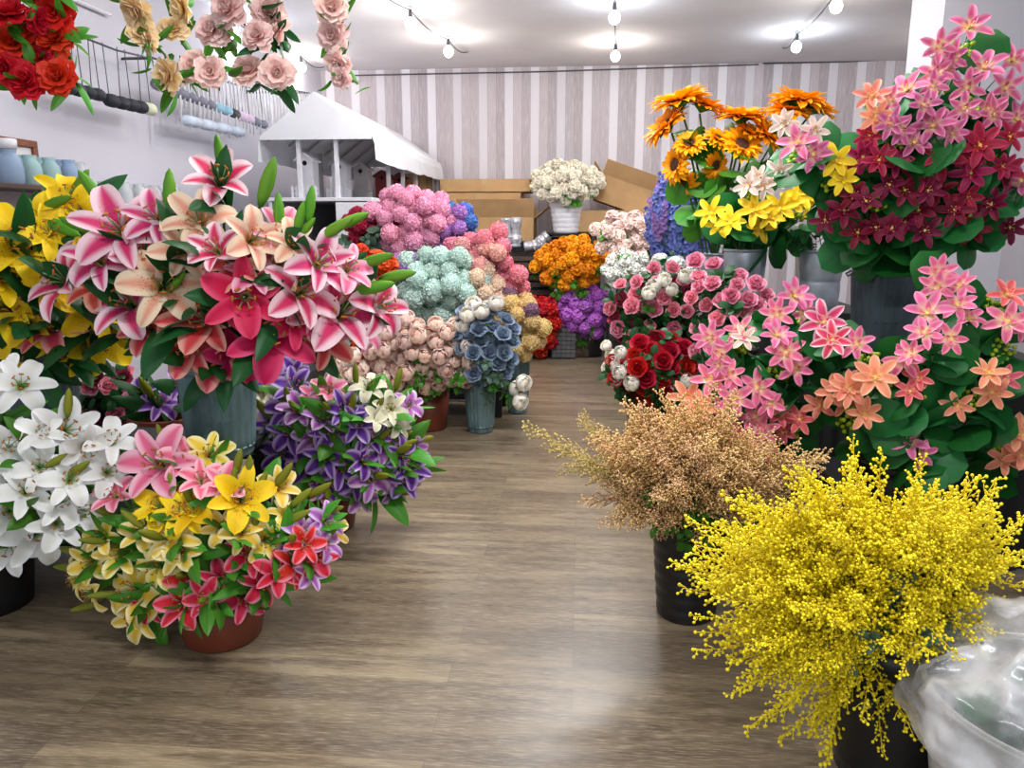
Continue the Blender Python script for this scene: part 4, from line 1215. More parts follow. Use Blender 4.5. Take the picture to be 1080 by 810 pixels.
carton(xz(457, 0).x, xz(551, 0).x, 8.9, 9.4, q(229), q(204.5), 'deep brown carton in the middle of the flat pile')
carton(xz(461, 0).x, xz(561, 0).x, 8.93, 9.4, q(203.2), q(190), 'long flat brown carton on top of the pile')
a, b = xz(628, 240), xz(712, 240)
bench('storage_rack', a.x, b.x, 8.75, 9.5, 1.30, 'black storage rack under the open cartons at the back', cat='rack')
carton(xz(612, 0).x, xz(694, 0).x, 8.8, 9.35, 1.30, q(223), 'wide brown carton under the tilted one')
cb = carton(xz(628, 0).x, xz(698, 0).x, 8.85, 9.25, q(222), q(194), 'open brown carton tilted on top of the wide one', 1, 0.33)
m = bpy.data.objects.new('marigold_flower', None)
COL.objects.link(m)
m.location = xz(648, 196, 9.08)
tag(m, 'single orange bloom peeping out of the tilted carton', 'flower')
place(link('bloom', shape('carn', 0, MARI), m), (0, 0, 0.07), (0.1, -0.5, 1), 0, 0.16)
part('stem', MB().tube([(0, 0.02, -0.08), (0, 0, 0.06)], 0.004, 5), STEM, m)
# lattice cabinet and the white bucket on it
a, b = xz(575, 246, 8.55), xz(626, 246, 8.55)
zc = xz(600, 246, 8.6).z
r = thing('lattice_cabinet', ((a.x + b.x) / 2, 8.85, 0), 'black framed cabinet with silver lattice front under the cream flowers', 'cabinet')
w = (b.x - a.x) / 2
part('body', MB().box((-w + 0.02, -0.24, 0), (w - 0.02, 0.26, zc - 0.02)), BLACKW, r, False)
part('top', MB().box((-w, -0.29, zc - 0.02), (w, 0.28, zc)), BLACKW, r, False, 0.006)
fr = [(-w + 0.015, 0.1), (-w + 0.015, zc - 0.12), (-w + 0.04, zc - 0.06), (-w + 0.09, zc - 0.035), (w - 0.09, zc - 0.035), (w - 0.04, zc - 0.06), (w - 0.015, zc - 0.12), (w - 0.015, 0.1)]
part('frame', MB().tube([(x, -0.27, z) for x, z in fr], 0.014, 8), BLACKP, r)
m = MB()
s = 0.115
nx, nz = int(2 * (w - 0.04) / s), int((zc - 0.2) / s)
for i in range(nx):
    for j in range(nz):
        x, z = -w + 0.05 + (i + 0.5) * s, 0.12 + (j + 0.5) * s
        m.add([(x - s / 2, -0.25, z), (x, -0.25, z - s / 2), (x + s / 2, -0.25, z), (x, -0.25, z + s / 2), (x, -0.275, z)], [(0, 1, 4), (1, 2, 4), (2, 3, 4), (3, 0, 4)])
part('lattice', m, SILVER, r, False)
c = xz(597, 230, 8.82)
pot_c = plain_bucket(c.x, 8.82, zc, 0.135, 0.185, 0.39, 'white ribbed bucket of cream mums on the lattice cabinet', WENAM, 7, lip=0.02)
e_c = (598, 196, 38, 22)
singles(pot_c, [(x, y, 14) for x, y in scatter(598, 191, 35, 16, 42, 61)], e_c, 8.82, 0.25, 61, 'carn', CHRY, 'mum_flower', 'flower', 'cream mum in the white bucket on the lattice cabinet', 'cream mums in the white bucket', 2, STEM, 1, LEAFM, 1.2, same=True)
c = xz(603, 310, 8.3)
r = thing('crate', (c.x, 8.25, 0), 'dark crate under the white bucket of orange marigolds', 'crate')
part('body', MB().box((-0.18, -0.16, 0), (0.18, 0.16, 0.40)), DARKW, r, False, 0.004)
for k in range(4):
    part('slat', MB().box((-0.19, -0.172, 0.02 + k * 0.095), (0.19, -0.16, 0.09 + k * 0.095)), DARKW, r, False)
pot_o = plain_bucket(c.x, 8.25, 0.40, 0.125, 0.165, 0.36, 'white ribbed bucket of orange marigolds in front of the lattice', WENAM, 7, lip=0.018)
singles(pot_o, [(x, y, 16.5) for x, y in scatter(603, 277, 37, 22, 34, 62)], (603, 280, 42, 28), 8.25, 0.28, 62, 'carn', MARI, 'marigold_flower', 'flower', 'orange marigold in the white bucket', 'orange marigolds in the white bucket', 2, STEM, 1, LEAFM, 1.2, same=True)
g = PZ(622, 377, 0)
pot_u = plain_bucket(g.x, g.y + 0.14, 0, 0.13, 0.165, 0.30, 'small black pot of orchid purple flowers at the aisle\'s end', BLACKP)
singles(pot_u, [(x, y, 19) for x, y in scatter(616, 330, 30, 20, 26, 63)], (616, 334, 34, 28), g.y + 0.14, 0.25, 63, 'dome', FORCH, 'orchid_purple_flower', 'flower', 'orchid purple flower head in the small black pot', 'orchid purple flowers in the small black pot', 2, STEM, 1, LEAFM, 1.2, same=True)
part('price_tag', MB().box((-0.025, -0.172, 0.19), (0.025, -0.168, 0.27)), PAPER, pot_u['root'], False)
g = PZ(594, 379, 0)
r = thing('basket', (g.x, g.y + 0.14, 0), 'dark woven square basket left of the small black pot', 'basket')
m = MB()
for j in range(7):
    for i in range(5):
        m.box((-0.12 + i * 0.05, -0.13 - 0.006 * ((i + j) % 2), 0.02 + j * 0.045), (-0.075 + i * 0.05, -0.12, 0.058 + j * 0.045))
part('weave', m, surf('weave_grey', srgb(84, 82, 84), 0.7, vary=0.2), r, False)
part('body', MB().box((-0.125, -0.125, 0), (0.125, 0.125, 0.34)), BLACKP, r, False)
c = xz(567, 360, 8.1)
pot_x = plain_bucket(c.x, 8.12, 0, 0.12, 0.15, 0.4, 'black bucket of red mums left of the basket', BLACKP)
singles(pot_x, [(x, y, 16) for x, y in scatter(570, 344, 16, 28, 22, 64)], (570, 346, 20, 34), 8.1, 0.2, 64, 'carn', REDM, 'mum_flower', 'flower', 'bright red mum at the aisle\'s end', 'red mums at the end of the aisle', 2, STEM, 1, LEAFD, 1.2, same=True)
a, b = xz(541, 300, 7.8), xz(577, 300, 7.8)
for k, lab in enumerate(('bottom dark slatted crate of the stack beside the red mums', 'middle dark slatted crate of the stack beside the red mums', 'top dark slatted crate of the stack, under the silver bundles')):
    r = thing('crate', ((a.x + b.x) / 2, 8.5, k * 0.36), lab, 'crate', 'stacked dark crates')
    w = (b.x - a.x) / 2 + 0.05
    part('body', MB().box((-w + 0.01, -0.2, 0.0), (w - 0.01, 0.2, 0.355)), HOLE, r, False)
    for j in range(5):
        part('slat', MB().box((-w, -0.215, 0.012 + j * 0.069), (w, -0.2, 0.06 + j * 0.069)), DARKW, r, False)
for k, (px, y0, y1, lean) in enumerate(((534, 234, 272, 0.05), (544, 233, 272, -0.02), (563, 256, 274, 0.75), (553, 262, 275, 1.2))):
    p0, p1 = P(px, y1 - 1, 8.4), P(px + (lean * 14 if lean > 0.5 else 0), y0, 8.4)
    p0.z = max(p0.z, 1.11)
    r = thing('wrapped_bundle', p0, ('upright silver wrapped bundle, the first from the blue pompoms', 'upright silver wrapped bundle beside the first', 'slanting silver wrapped bundle nearest the lattice cabinet', 'lying silver wrapped bundle at the crates\' edge')[k], 'bundle', 'silver wrapped bundles')
    rr = hx(70 + k)
    d = p1 - p0
    m = MB()
    N = 16
    prof = [(0.004, 0)] + [(0.05 + rr.uniform(-0.012, 0.012), i / N) for i in range(N + 1)] + [(0.004, 1.0)]
    m.lathe([(x, z * max(0.2, d.length)) for x, z in prof], 12, flute=0.01, nflute=4, zf=(0.0, 1))
    o = part('wrap', m, SILVER, r)
    place(o, (0, 0, 0.04), d)
    t = part('tie', MB().lathe([(0.052, 0.1), (0.062, 0.1), (0.062, 0.12), (0.052, 0.12)], 12), CABLEW, r)
    place(t, (0, 0, 0.04), d)

# right side, far
def black_pot(px, Y, z, h, label, r=0.12):
    q = P(px, 300, Y)
    return plain_bucket(q.x, Y, z, r * 0.8, r, h, label, BLACKP)
pt = black_pot(664, 7.65, 0.68, 0.40, 'black bucket of blush mums in front of the cartons', 0.14)
singles(pt, [(x, y, 16) for x, y in scatter(660, 248, 30, 21, 29, 71)], (660, 252, 34, 26), 7.62, 0.28, 71, 'carn', MUMB, 'mum_flower', 'flower', 'blush mum in front of the open cartons', 'blush mums in front of the cartons', 2, STEM, 1, LEAFM, 1.2, same=True)
pt = black_pot(660, 7.28, 0.68, 0.20, 'small black pot of white mums below the blush ones', 0.10)
singles(pt, [(x, y, 15) for x, y in scatter(661, 283, 21, 15, 17, 72)], (661, 285, 24, 20), 7.28, 0.2, 72, 'carn', MUMW, 'mum_flower', 'flower', 'white mum below the blush ones', 'white mums below the blush ones', 2, STEM, 1, LEAFM, 1.2, same=True)
part('price_tag', MB().box((-0.02, -0.108, 0.06), (0.02, -0.104, 0.12)), PAPER, pt['root'], False)
pt = black_pot(720, 6.3, 0.60, 0.42, 'black bucket of blue flower spikes beside the sunflowers', 0.14)
singles(pt, [(x, y, 50) for x, y in scatter(720, 242, 30, 40, 26, 73)], (720, 250, 38, 52), 6.3, 0.25, 73, 'spike', FBLUE, 'blue_spike_flower', 'flower', 'blue flower spike beside the sunflowers', 'blue flower spikes', 2, STEM, 1, LEAFB, 0.5, 0.8, 0.1, 0.6)
singles(pt, [(697, 212, 34), (706, 202, 36), (692, 240, 34), (700, 228, 32), (714, 196, 34), (688, 224, 30)], (720, 250, 38, 52), 6.2, 0.2, 74, 'spike', FVIO, 'violet_spike_flower', 'flower', 'pale violet spike at the edge of the blue ones', 'violet flower spikes', 2, STEM, 1, LEAFB, 0.5, 0.8, 0.1, 0.6)
singles(pt, [(712, 282, 24), (704, 290, 24), (726, 290, 24), (735, 280, 24), (696, 276, 22)], (715, 270, 40, 40), 6.05, 0.2, 75, 'dome', MUMW, 'white_filler_flower', 'flower', 'small white flower head under the blue spikes', 'white flower heads under the blue spikes', 2, STEM, 2, LEAFB, 1.4, same=True)

# rose bushes
pt = black_pot(700, 5.35, 0.40, 0.40, 'black bucket of pink roses, the one nearer the aisle')
a, b = P(742, 300, 3.7), P(812, 300, 3.7)
bench('display_bench', a.x, b.x, 3.56, 3.92, 0.40, 'low black bench in front of the galvanised buckets')
pt2 = black_pot(775, 3.75, 0.40, 0.42, 'black bucket of pink roses, the one nearer the galvanised buckets')
e_k = (720, 328, 88, 60)
pk = scatter(722, 324, 78, 48, 34, 81) + [(797, 301), (738, 303), (752, 300), (764, 318), (672, 312), (676, 323)]
lf = [p for p in pk if p[0] < 728]
rt = [p for p in pk if p[0] >= 728]
singles(pt, [(x, y, hx(int(x * 7 + y)).uniform(15, 21)) for x, y in lf], e_k, 5.3, 0.32, 81, 'rose', RPINK, 'rose_flower', 'flower', 'pink rose in the bush by the aisle', 'pink roses by the aisle', 2, STEM, 2, LEAFD, 1.7)
singles(pt2, [(x, y, hx(int(x * 7 + y)).uniform(16, 22)) for x, y in rt + [(790, 318), (775, 305), (808, 312), (784, 330), (800, 330)]], (775, 325, 60, 50), 3.75, 0.25, 82, 'rose', RPINK, 'rose_flower', 'flower', 'pink rose below the galvanised bucket', 'pink roses below the galvanised bucket', 2, STEM, 2, LEAFD, 1.7)
singles(pt, [(x, y, 18) for x, y in scatter(705, 335, 60, 36, 16, 83)], e_k, 5.35, 0.3, 83, 'rose', RBURG, 'rose_flower', 'flower', 'dull burgundy rose among the pink ones', 'burgundy roses among the pink ones', 2, STEM, 2, LEAFD, 1.7)
singles(pt, [(690, 302, 17), (700, 296, 16), (684, 310, 16), (722, 292, 16), (708, 306, 15), (742, 345, 15)], e_k, 5.2, 0.3, 84, 'cup', RWHITE, 'rose_flower', 'flower', 'small white rose above the pink ones', 'white roses above the pink ones', 2, STEM, 1, LEAFM, 1.2)
pt = black_pot(694, 4.86, 0.0, 0.42, 'black bucket of red roses on the floor by the aisle', 0.13)
e_q = (688, 390, 48, 36)
singles(pt, [(x, y, 23) for x, y in scatter(692, 388, 42, 30, 26, 85)], e_q, 4.85, 0.28, 85, 'rose', RRED, 'rose_flower', 'flower', 'deep red rose above the beige filler', 'deep red roses', 2, STEM, 2, LEAFD, 1.4)
singles(pt, [(648, 384, 17), (655, 372, 15), (642, 388, 15), (656, 392, 17), (667, 404, 18), (650, 402, 15), (640, 365, 13), (712, 408, 18), (664, 388, 15), (645, 375, 14), (724, 402, 17), (672, 392, 15)], e_q, 4.8, 0.28, 86, 'cup', RWHITE, 'rose_flower', 'flower', 'small white rose beside the red ones', 'white roses beside the red ones', 2, STEM, 1, LEAFM, 1.2)

# ------------------------------------------------------------------ galvanised buckets, sunflowers, yellow star flowers
c = P(785, 280, 4.26)
ztop = P(785, 263, 4.16).z
pot_g = plain_bucket(c.x, 4.26, 0.95, 0.09, 0.108, ztop - 0.95, 'galvanised bucket of yellow star flowers with two raised hoops', GALV, 2, lip=0.006, name='galvanised_bucket')
c = P(866, 280, 4.22)
pot_g2 = plain_bucket(c.x, 4.22, 0.95, 0.09, 0.108, P(866, 264, 4.12).z - 0.95, 'galvanised bucket beside the stepladder, next to the dark ridged one', GALV, 2, lip=0.006, name='galvanised_bucket')
c = P(756, 280, 4.66)
pot_s = plain_bucket(c.x, 4.66, 0.95, 0.09, 0.108, 0.28, 'galvanised bucket of sunflowers at the back of the stand', GALV, 2, lip=0.006, name='galvanised_bucket')
r = thing('stepladder', (P(825, 250, 5.05).x, 5.05, 0), 'small whitewashed wooden stepladder between the galvanised buckets', 'stepladder')
zl = P(812, 250, 5.03).z
for s in (-1, 1):
    for f in (-1, 1):
        part('leg', MB().box((-0.016, -0.012, 0), (0.016, 0.012, zl), 0, Matrix(((1, 0, -s * 0.07, s * 0.2), (0, 1, -f * 0.09, f * 0.16), (0, 0, 1, 0), (0, 0, 0, 1)))), WASHW, r, False)
part('tread', MB().box((-0.15, -0.08, zl - 0.03), (0.15, 0.08, zl)), WASHW, r, False, 0.003)
part('tread', MB().box((-0.17, -0.17, zl * 0.66), (0.17, -0.05, zl * 0.66 + 0.02)), WASHW, r, False, 0.003)
part('tread', MB().box((-0.19, -0.19, zl * 0.33), (0.19, -0.08, zl * 0.33 + 0.02)), WASHW, r, False, 0.003)

sun = [(717, 107, 62, -0.3, 1.0), (741, 112, 50, 0.3, 0.9), (781, 124, 56, 0.05, 0.9), (842, 108, 64, 0.2, 1.0), (703, 134, 54, -0.8, 0.7), (806, 140, 50, 0.4, 0.3), (782, 153, 46, 0.1, 0.2), (727, 152, 36, -0.1, 0.3), (757, 147, 34, 0.2, 0.3), (713, 174, 40, -0.7, 0.0), (722, 193, 34, -0.4, -0.3), (754, 174, 30, 0.2, -0.2), (858, 114, 52, 0.4, 0.8), (832, 118, 50, 0.0, 0.7), (790, 140, 38, 0.3, 0.5)]
rng = hx(91)
fl = []
for px, py, s, ax, az in sun:
    h = P(px, py, dome_depth(px, py, (775, 145, 95, 62), 4.62, 0.22, rng))
    f = Flower('sunflower', foot_of(pot_s, rng), 'flower')
    d = (CAM_R @ Vector((ax, az, 0.35))).normalized()
    size = span(s * 1.12, h)
    f.stem(h - d * size * 0.14, 0.006, 0.5, 0.12)
    b = f.put('bloom', shape('sun', rng.randrange(2), SUNP), h, d, rng.uniform(0, 6), size)
    f.put('eye', shape('suneye', 0, SUNC), None, None, 0, 1, b)
    f.put('calyx', shape('calyx', 0, LEAFM), None, None, 0, 1, b)
    for k in range(2):
        p = f.path[rng.choice((3, 4, 5))] + f.foot
        f.put('leaf', shape('round', k, LEAFM), p, mix_axis(p, Vector((pot_s['x'], pot_s['y'], 1.2)), rng, 0.7, 0.2, 0.0, 0.7), rng.uniform(0, 6), span(34, p))
    f.done(STEM)
    fl.append(f)
label_rows(fl, 'orange sunflower beside the yellow star flowers', 'sunflowers')
SN = {'petal_star_pink': 'pink', 'petal_star_mauve': 'mauve pink', 'petal_star_hot_pink': 'white edged hot pink', 'petal_star_burgundy': 'burgundy', 'petal_star_dark_burgundy': 'dark burgundy', 'petal_star_peach': 'peach', 'petal_star_salmon': 'salmon', 'petal_star_cream': 'cream', 'petal_star_yellow': 'yellow'}
Yc_, W_ = STARY, STARW
pts = [(795, 220, 44), (771, 232, 40), (749, 223, 40), (823, 218, 42), (845, 203, 46), (802, 240, 38), (856, 214, 38), (758, 238, 34), (812, 228, 36), (835, 214, 36)]
star_clusters(pot_g, [p + (Yc_,) for p in pts] + [(816, 184, 42, W_), (788, 195, 36, W_), (806, 196, 34, W_), (800, 186, 30, W_)], (800, 215, 65, 42), 4.26, 0.25, 92, ('{} star flowers above the galvanised bucket', SN, 'star flowers above the galvanised bucket'), 4, 40, 3, 50, LEAFR)
# leafy stems standing in the second bucket
singles(pot_g2, [(862, 238, 26), (880, 244, 26), (848, 246, 24), (872, 232, 24)], (866, 240, 30, 20), 4.22, 0.1, 93, 'round', LEAFR, 'foliage_stem', 'greenery', 'dark round leaf stem in the galvanised bucket by the stepladder', 'leaf stems in the galvanised bucket', 2, STEM, 2, LEAFD, 1.6, same=True)

# ------------------------------------------------------------------ the big star flower bunches
c = P(942, 280, 3.36)
ztop = P(942, 277, 3.22).z
pot_k = tin_bucket(c.x, 3.36, 0.83, 0.125, 0.155, ztop - 0.83, 'dark ridged tin bucket of pink and burgundy star flowers, on the tall stand', TIND)
K_, B_, DB, O_ = STARP, STARB, STARD, STARO
pts = [(1024, 26, 54, STARM), (991, 48, 44, STARM), (1038, 69, 54, STARM), (955, 93, 54, STARM), (986, 76, 44, STARM), (984, 131, 50, STARM), (1034, 152, 56, B_), (991, 166, 58, B_), (1024, 182, 48, B_), (965, 149, 44, STARM), (1074, 124, 46, STARM), (1069, 62, 44, STARM), (1062, 92, 44, STARM), (920, 100, 44, O_), (924, 122, 42, O_), (910, 166, 46, B_), (928, 168, 42, B_), (891, 221, 46, DB), (955, 200, 44, DB), (924, 239, 42, DB), (969, 221, 44, DB), (1007, 221, 44, DB), (941, 240, 40, DB), (1027, 242, 42, DB), (976, 243, 42, DB), (841, 149, 52, STARM), (858, 162, 46, STARM), (827, 130, 38, W_), (860, 137, 38, W_), (822, 180, 36, W_), (882, 168, 46, Yc_), (889, 188, 42, Yc_), (1017, 114, 40, STARM), (1059, 180, 46, B_), (1077, 190, 44, STARM), (1020, 92, 44, STARM), (940, 130, 40, STARM), (1005, 140, 40, STARM), (945, 170, 40, B_), (970, 185, 42, B_), (1045, 215, 44, DB), (900, 205, 40, DB), (1066, 240, 42, DB), (905, 245, 40, DB), (1000, 72, 40, STARM), (975, 110, 40, STARM), (938, 195, 38, DB), (1005, 60, 40, STARM), (1050, 120, 42, STARM), (1020, 208, 40, B_), (870, 232, 36, DB), (990, 200, 40, DB)]
r_ = hx(131)
pts += [(x, y, r_.uniform(34, 42), STARM if y < 140 else STARB if y < 195 else STARD) for x, y in scatter(985, 165, 90, 85, 14, 131)]
star_clusters(pot_k, pts, (960, 145, 150, 135), 3.32, 0.42, 94, ('{} star flowers in the dark ridged bucket', SN, 'star flowers in the dark ridged bucket'), 9, 46, 3, 62)
c = P(800, 480, 3.05)
pot_m = plain_bucket(c.x, 3.05, 0, 0.14, 0.17, 0.50, 'black bucket of pink star flowers behind the beige filler', BLACKP)
S2 = STARS
pts = [(750, 399, 50, K_), (775, 420, 50, K_), (798, 408, 50, K_), (803, 453, 44, K_), (784, 463, 42, K_), (805, 476, 40, S2), (778, 480, 40, S2), (725, 419, 48, O_), (714, 442, 40, O_), (750, 464, 34, K_), (748, 356, 44, K_), (758, 374, 42, K_), (785, 356, 36, W_), (819, 331, 44, K_), (839, 311, 48, K_), (828, 371, 50, K_), (839, 388, 44, K_), (796, 439, 44, K_), (822, 436, 40, S2), (764, 440, 44, K_), (738, 430, 44, O_), (820, 352, 44, K_), (770, 395, 40, K_), (812, 425, 40, K_), (846, 372, 38, S2), (850, 330, 42, K_), (790, 480, 36, K_), (735, 450, 36, S2), (843, 442, 40, S2)]
r_ = hx(132)
pts += [(x, y, r_.uniform(32, 40), r_.choice((K_, K_, S2))) for x, y in scatter(795, 405, 55, 70, 7, 132)]
star_clusters(pot_m, pts, (785, 400, 85, 95), 3.0, 0.30, 95, ('{} star flowers behind the beige filler', SN, 'star flowers behind the beige filler'), 8, 44, 3, 52)
c = P(955, 480, 2.86)
pot_n = plain_bucket(c.x, 2.86, 0, 0.15, 0.18, 0.55, 'black bucket of star flowers behind the yellow mimosa', BLACKP)
HP = STARH
pts = [(869, 339, 58, HP), (878, 358, 50, HP), (893, 408, 46, O_), (879, 413, 44, O_), (864, 427, 42, O_), (903, 362, 44, K_), (923, 397, 58, O_), (897, 410, 48, O_), (912, 436, 44, O_), (990, 287, 46, K_), (988, 303, 44, K_), (978, 328, 58, K_), (1010, 320, 46, K_), (975, 350, 46, K_), (1003, 357, 42, K_), (1023, 334, 44, K_), (953, 380, 48, K_), (960, 412, 40, S2), (1043, 392, 44, O_), (1010, 428, 40, O_), (1047, 414, 44, O_), (1063, 309, 46, S2), (1063, 338, 54, K_), (957, 464, 48, K_), (970, 478, 40, K_), (997, 481, 44, S2), (1073, 457, 50, O_), (1060, 484, 46, O_), (960, 372, 38, K_), (1012, 300, 40, K_), (1060, 400, 40, S2), (1078, 345, 40, K_), (890, 425, 40, O_), (983, 482, 38, S2), (1078, 480, 44, O_), (968, 398, 36, S2)]
star_clusters(pot_n, pts, (975, 385, 125, 110), 2.84, 0.34, 96, ('{} star flowers above the yellow mimosa', SN, 'star flowers above the yellow mimosa'), 8, 48, 3, 56)

# ------------------------------------------------------------------ feathery filler and mimosa
def feathers(pot, tips, e, Y, dr, seed, kind, mats, name, desc, group, len_px, nspray=3, spread=0.35, droop=0.0, leaf=None, leaf_px=60):
    rng = hx(seed)
    fl = []
    mouth = Vector((pot['x'], pot['y'], pot['z'] + 0.02))
    for tip in tips:
        px, py = tip[0], tip[1]
        m2 = tip[2] if len(tip) > 2 else mats
        t = P(px, py, dome_depth(px, py, e, Y, dr, rng, 0.08))
        f = Flower(name, foot_of(pot, rng), 'flower')
        d = (t - mouth)
        dn = d.normalized()
        L = min(span(len_px, t) * rng.uniform(0.85, 1.15), d.length * 0.92)
        dn = (dn + Vector((0, 0, -droop))).normalized()
        st = t - dn * L
        f.stem(st, 0.0035, 0.45, 0.12)
        f.px = (px, py)
        f.put('spray', shape(kind, rng.randrange(4), m2), st, dn, rng.uniform(0, 6), L)
        for k in range(nspray - 1):
            p = st - dn * L * rng.uniform(0.0, 0.25)
            q = (dn + Vector((rng.gauss(0, spread), rng.gauss(0, spread), rng.gauss(0, spread)))).normalized()
            f.tubes.tube([f.path[4], f.path[5], p - f.foot], 0.002, 4)
            f.put('spray', shape(kind, rng.randrange(4), m2), p, q, rng.uniform(0, 6), L * rng.uniform(0.7, 0.95))
        if leaf:
            p = f.path[4] + f.foot
            f.put('leaf', shape('twig', rng.randrange(3), leaf), p, mix_axis(p, mouth, rng, 0.9, 0.2, 0.2, 0.4), rng.uniform(0, 6), span(leaf_px, p))
        f.done(STEMT if mats is not MI else STEM)
        fl.append(f)
    label_same(fl, desc, group)
    return fl
MI, BG, BP, BY = (surf('mimosa_twig', srgb(228, 206, 24), 0.6, vary=0.15, scale=30), MIMO), (STEMT, BEIG), (STEMT, BEIP), (STEMT, BEIY)
g = PZ(728, 664, 0)
pot_e = plain_bucket(g.x, g.y + 0.125, 0, 0.10, 0.13, 0.38, 'ribbed black pot of beige filler sprays beside the aisle', BLACKP, 7)
rng = hx(97)
tips = [(x, y, rng.choice((BG, BG, BP))) for x, y in scatter(715, 478, 100, 66, 62, 97)] + [(x, y, BG) for x, y in scatter(820, 510, 70, 40, 18, 99)]
tips += [(552, 462, BY), (585, 478, BY), (622, 530, BP), (640, 545, BP), (655, 548, BP), (720, 560, BP), (735, 575, BP), (752, 570, BP), (700, 545, BP), (770, 560, BP)]
feathers(pot_e, tips, (735, 490, 150, 90), g.y + 0.13, 0.32, 97, 'filler', BG, 'filler_flower', 'feathery beige filler spray in the ribbed black pot', 'beige filler sprays', 95, 3, 0.3, 0.1, LEAFM, 40)
c = P(942, 740, 1.86)
pot_i = plain_bucket(c.x, 1.86, 0, 0.13, 0.165, 0.42, 'smooth black pot under the yellow mimosa', BLACKP)
tips = scatter(890, 600, 178, 105, 60, 98) + scatter(1020, 560, 62, 60, 22, 100)
tips += [(712, 612), (722, 590), (738, 645), (745, 700), (765, 690), (790, 735), (815, 760), (838, 790), (870, 770), (905, 770), (765, 720), (742, 545), (775, 512), (830, 505), (880, 500), (930, 492), (960, 490), (1000, 500), (1050, 510), (1075, 530), (1070, 580), (728, 560), (860, 800), (940, 700), (985, 650), (800, 780), (830, 740), (885, 800), (850, 720), (780, 700), (725, 640)]
feathers(pot_i, tips, (895, 620, 190, 150), 1.86, 0.34, 98, 'mimosa', MI, 'mimosa_flower', 'feathery yellow mimosa spray in the smooth black pot', 'yellow mimosa sprays', 125, 4, 0.34, 0.08, LEAFB, 50)

# ------------------------------------------------------------------ hanging garlands
def garland(blooms, mat, leafm, label, Y, seed, drop=None):
    rng = hx(seed)
    ps = [P(x, y, Y + rng.uniform(-0.04, 0.04)) for x, y, s in blooms]
    top = Vector((ps[0].x, Y, CEIL))
    r = thing('flower_garland', top, label, 'garland', 'garlands hanging from the ceiling')
    path = [top, Vector((ps[0].x, Y, (CEIL + ps[0].z) / 2))] + [p + Vector((0, 0.03, 0)) for p in ps]
    fine = []
    for a, b in zip(path[:-1], path[1:]):
        fine += [a.lerp(b, k / 3) + Vector((rng.gauss(0, 0.006), rng.gauss(0, 0.006), 0)) for k in range(3)]
    fine.append(path[-1])
    fine[0] = top
    part('vine', MB().tube([p - top for p in fine], 0.004, 5), STEM, r)
    for (x, y, s), p in zip(blooms, ps):
        size = span(s * 0.94, p)
        o = link('bloom', shape('peony', rng.randrange(3), mat if not isinstance(mat, list) else mat[0 if y < 60 else -1]), r)
        place(o, p - top, (rng.gauss(0, 0.5), -0.8 + rng.gauss(0, 0.3), rng.gauss(0.1, 0.4)), rng.uniform(0, 6), size)
        for k in range(5):
            o = link('leaf', shape('leaf', rng.randrange(3), leafm), r)
            place(o, p - top + Vector((rng.gauss(0, 0.02), 0.03, rng.gauss(0, 0.03))), (rng.gauss(0, 0.7), rng.gauss(-0.2, 0.4), rng.gauss(-0.2, 0.6)), rng.uniform(0, 6), size * rng.uniform(0.7, 1.05))
garland([(8, -20, 44), (12, 16, 44), (30, 30, 34), (14, 46, 44), (6, 72, 40), (28, 86, 46)], GRED, LEAFM, 'red garland at the picture\'s very edge', 2.4, 101)
garland([(50, -18, 44), (58, 14, 44), (40, 22, 34), (60, 40, 44), (44, 62, 32), (62, 82, 44)], GRED, LEAFM, 'red garland, the inner of the two red ones', 2.45, 102)
garland([(138, -24, 38), (143, 10, 40), (150, 36, 36), (158, 44, 28), (178, 80, 40)], [GCREAM, GCREAM], LEAFM, 'cream yellow garland next to the red ones', 2.4, 103)
garland([(190, -22, 36), (194, 8, 38), (183, 31, 34), (206, 70, 38), (186, 76, 36)], [GCREAM, GPINK], LEAFM, 'garland turning from cream to blush at its lower end', 2.5, 104)
garland([(236, -20, 42), (242, 9, 46), (224, 32, 40), (238, 36, 32), (222, 76, 36)], GPINK, LEAFM, 'blush garland in front of a glowing bulb', 2.4, 105)
garland([(286, -20, 40), (283, 13, 40), (272, 38, 36), (294, 30, 34), (262, 75, 38), (292, 76, 40)], GPINK, LEAFD, 'wide blush garland above the white stall', 2.45, 106)
garland([(348, -22, 38), (350, 8, 40), (352, 38, 38), (357, 66, 32), (361, 82, 26)], GPINK, LEAFM, 'pink garland hanging alone, farthest from the red ones', 2.5, 107)

# ------------------------------------------------------------------ white stall with birdhouses
Y0, Y1 = 6.35, 9.45
el, er, ap = P(274, 143, Y0), P(392, 143, Y0), P(331, 97, Y0)
xc, hw, ze, za = (el.x + er.x) / 2, (er.x - el.x) / 2, (el.z + er.z) / 2, ap.z
zv = P(395, 170, Y0).z
zs = P(360, 209, Y0 + 0.2).z
r = thing('market_stall', (xc, (Y0 + Y1) / 2, 0), 'white stall with a pitched canvas roof, displaying birdhouses', 'stall')
hl = (Y1 - Y0) / 2
m = MB()
N = 16
for s in (-1, 1):
    v = []
    rr = hx(110 + s)
    for i in range(N + 1):
        y = -hl + 2 * hl * i / N
        sag = 0.015 * math.sin(PI * i / N * 4) ** 2
        v += [(0, y, za), (s * hw * 0.5, y, (za + ze) / 2 - sag), (s * hw, y, ze), (s * (hw + 0.02), y, ze - 0.07 + rr.uniform(-0.004, 0.004)), (s * (hw + 0.03 + rr.uniform(-0.006, 0.006)), y, zv + rr.uniform(-0.012, 0.012))]
    f = [(i * 5 + k, (i + 1) * 5 + k, (i + 1) * 5 + k + 1, i * 5 + k + 1) for i in range(N) for k in range(4)]
    m.add(v, f)
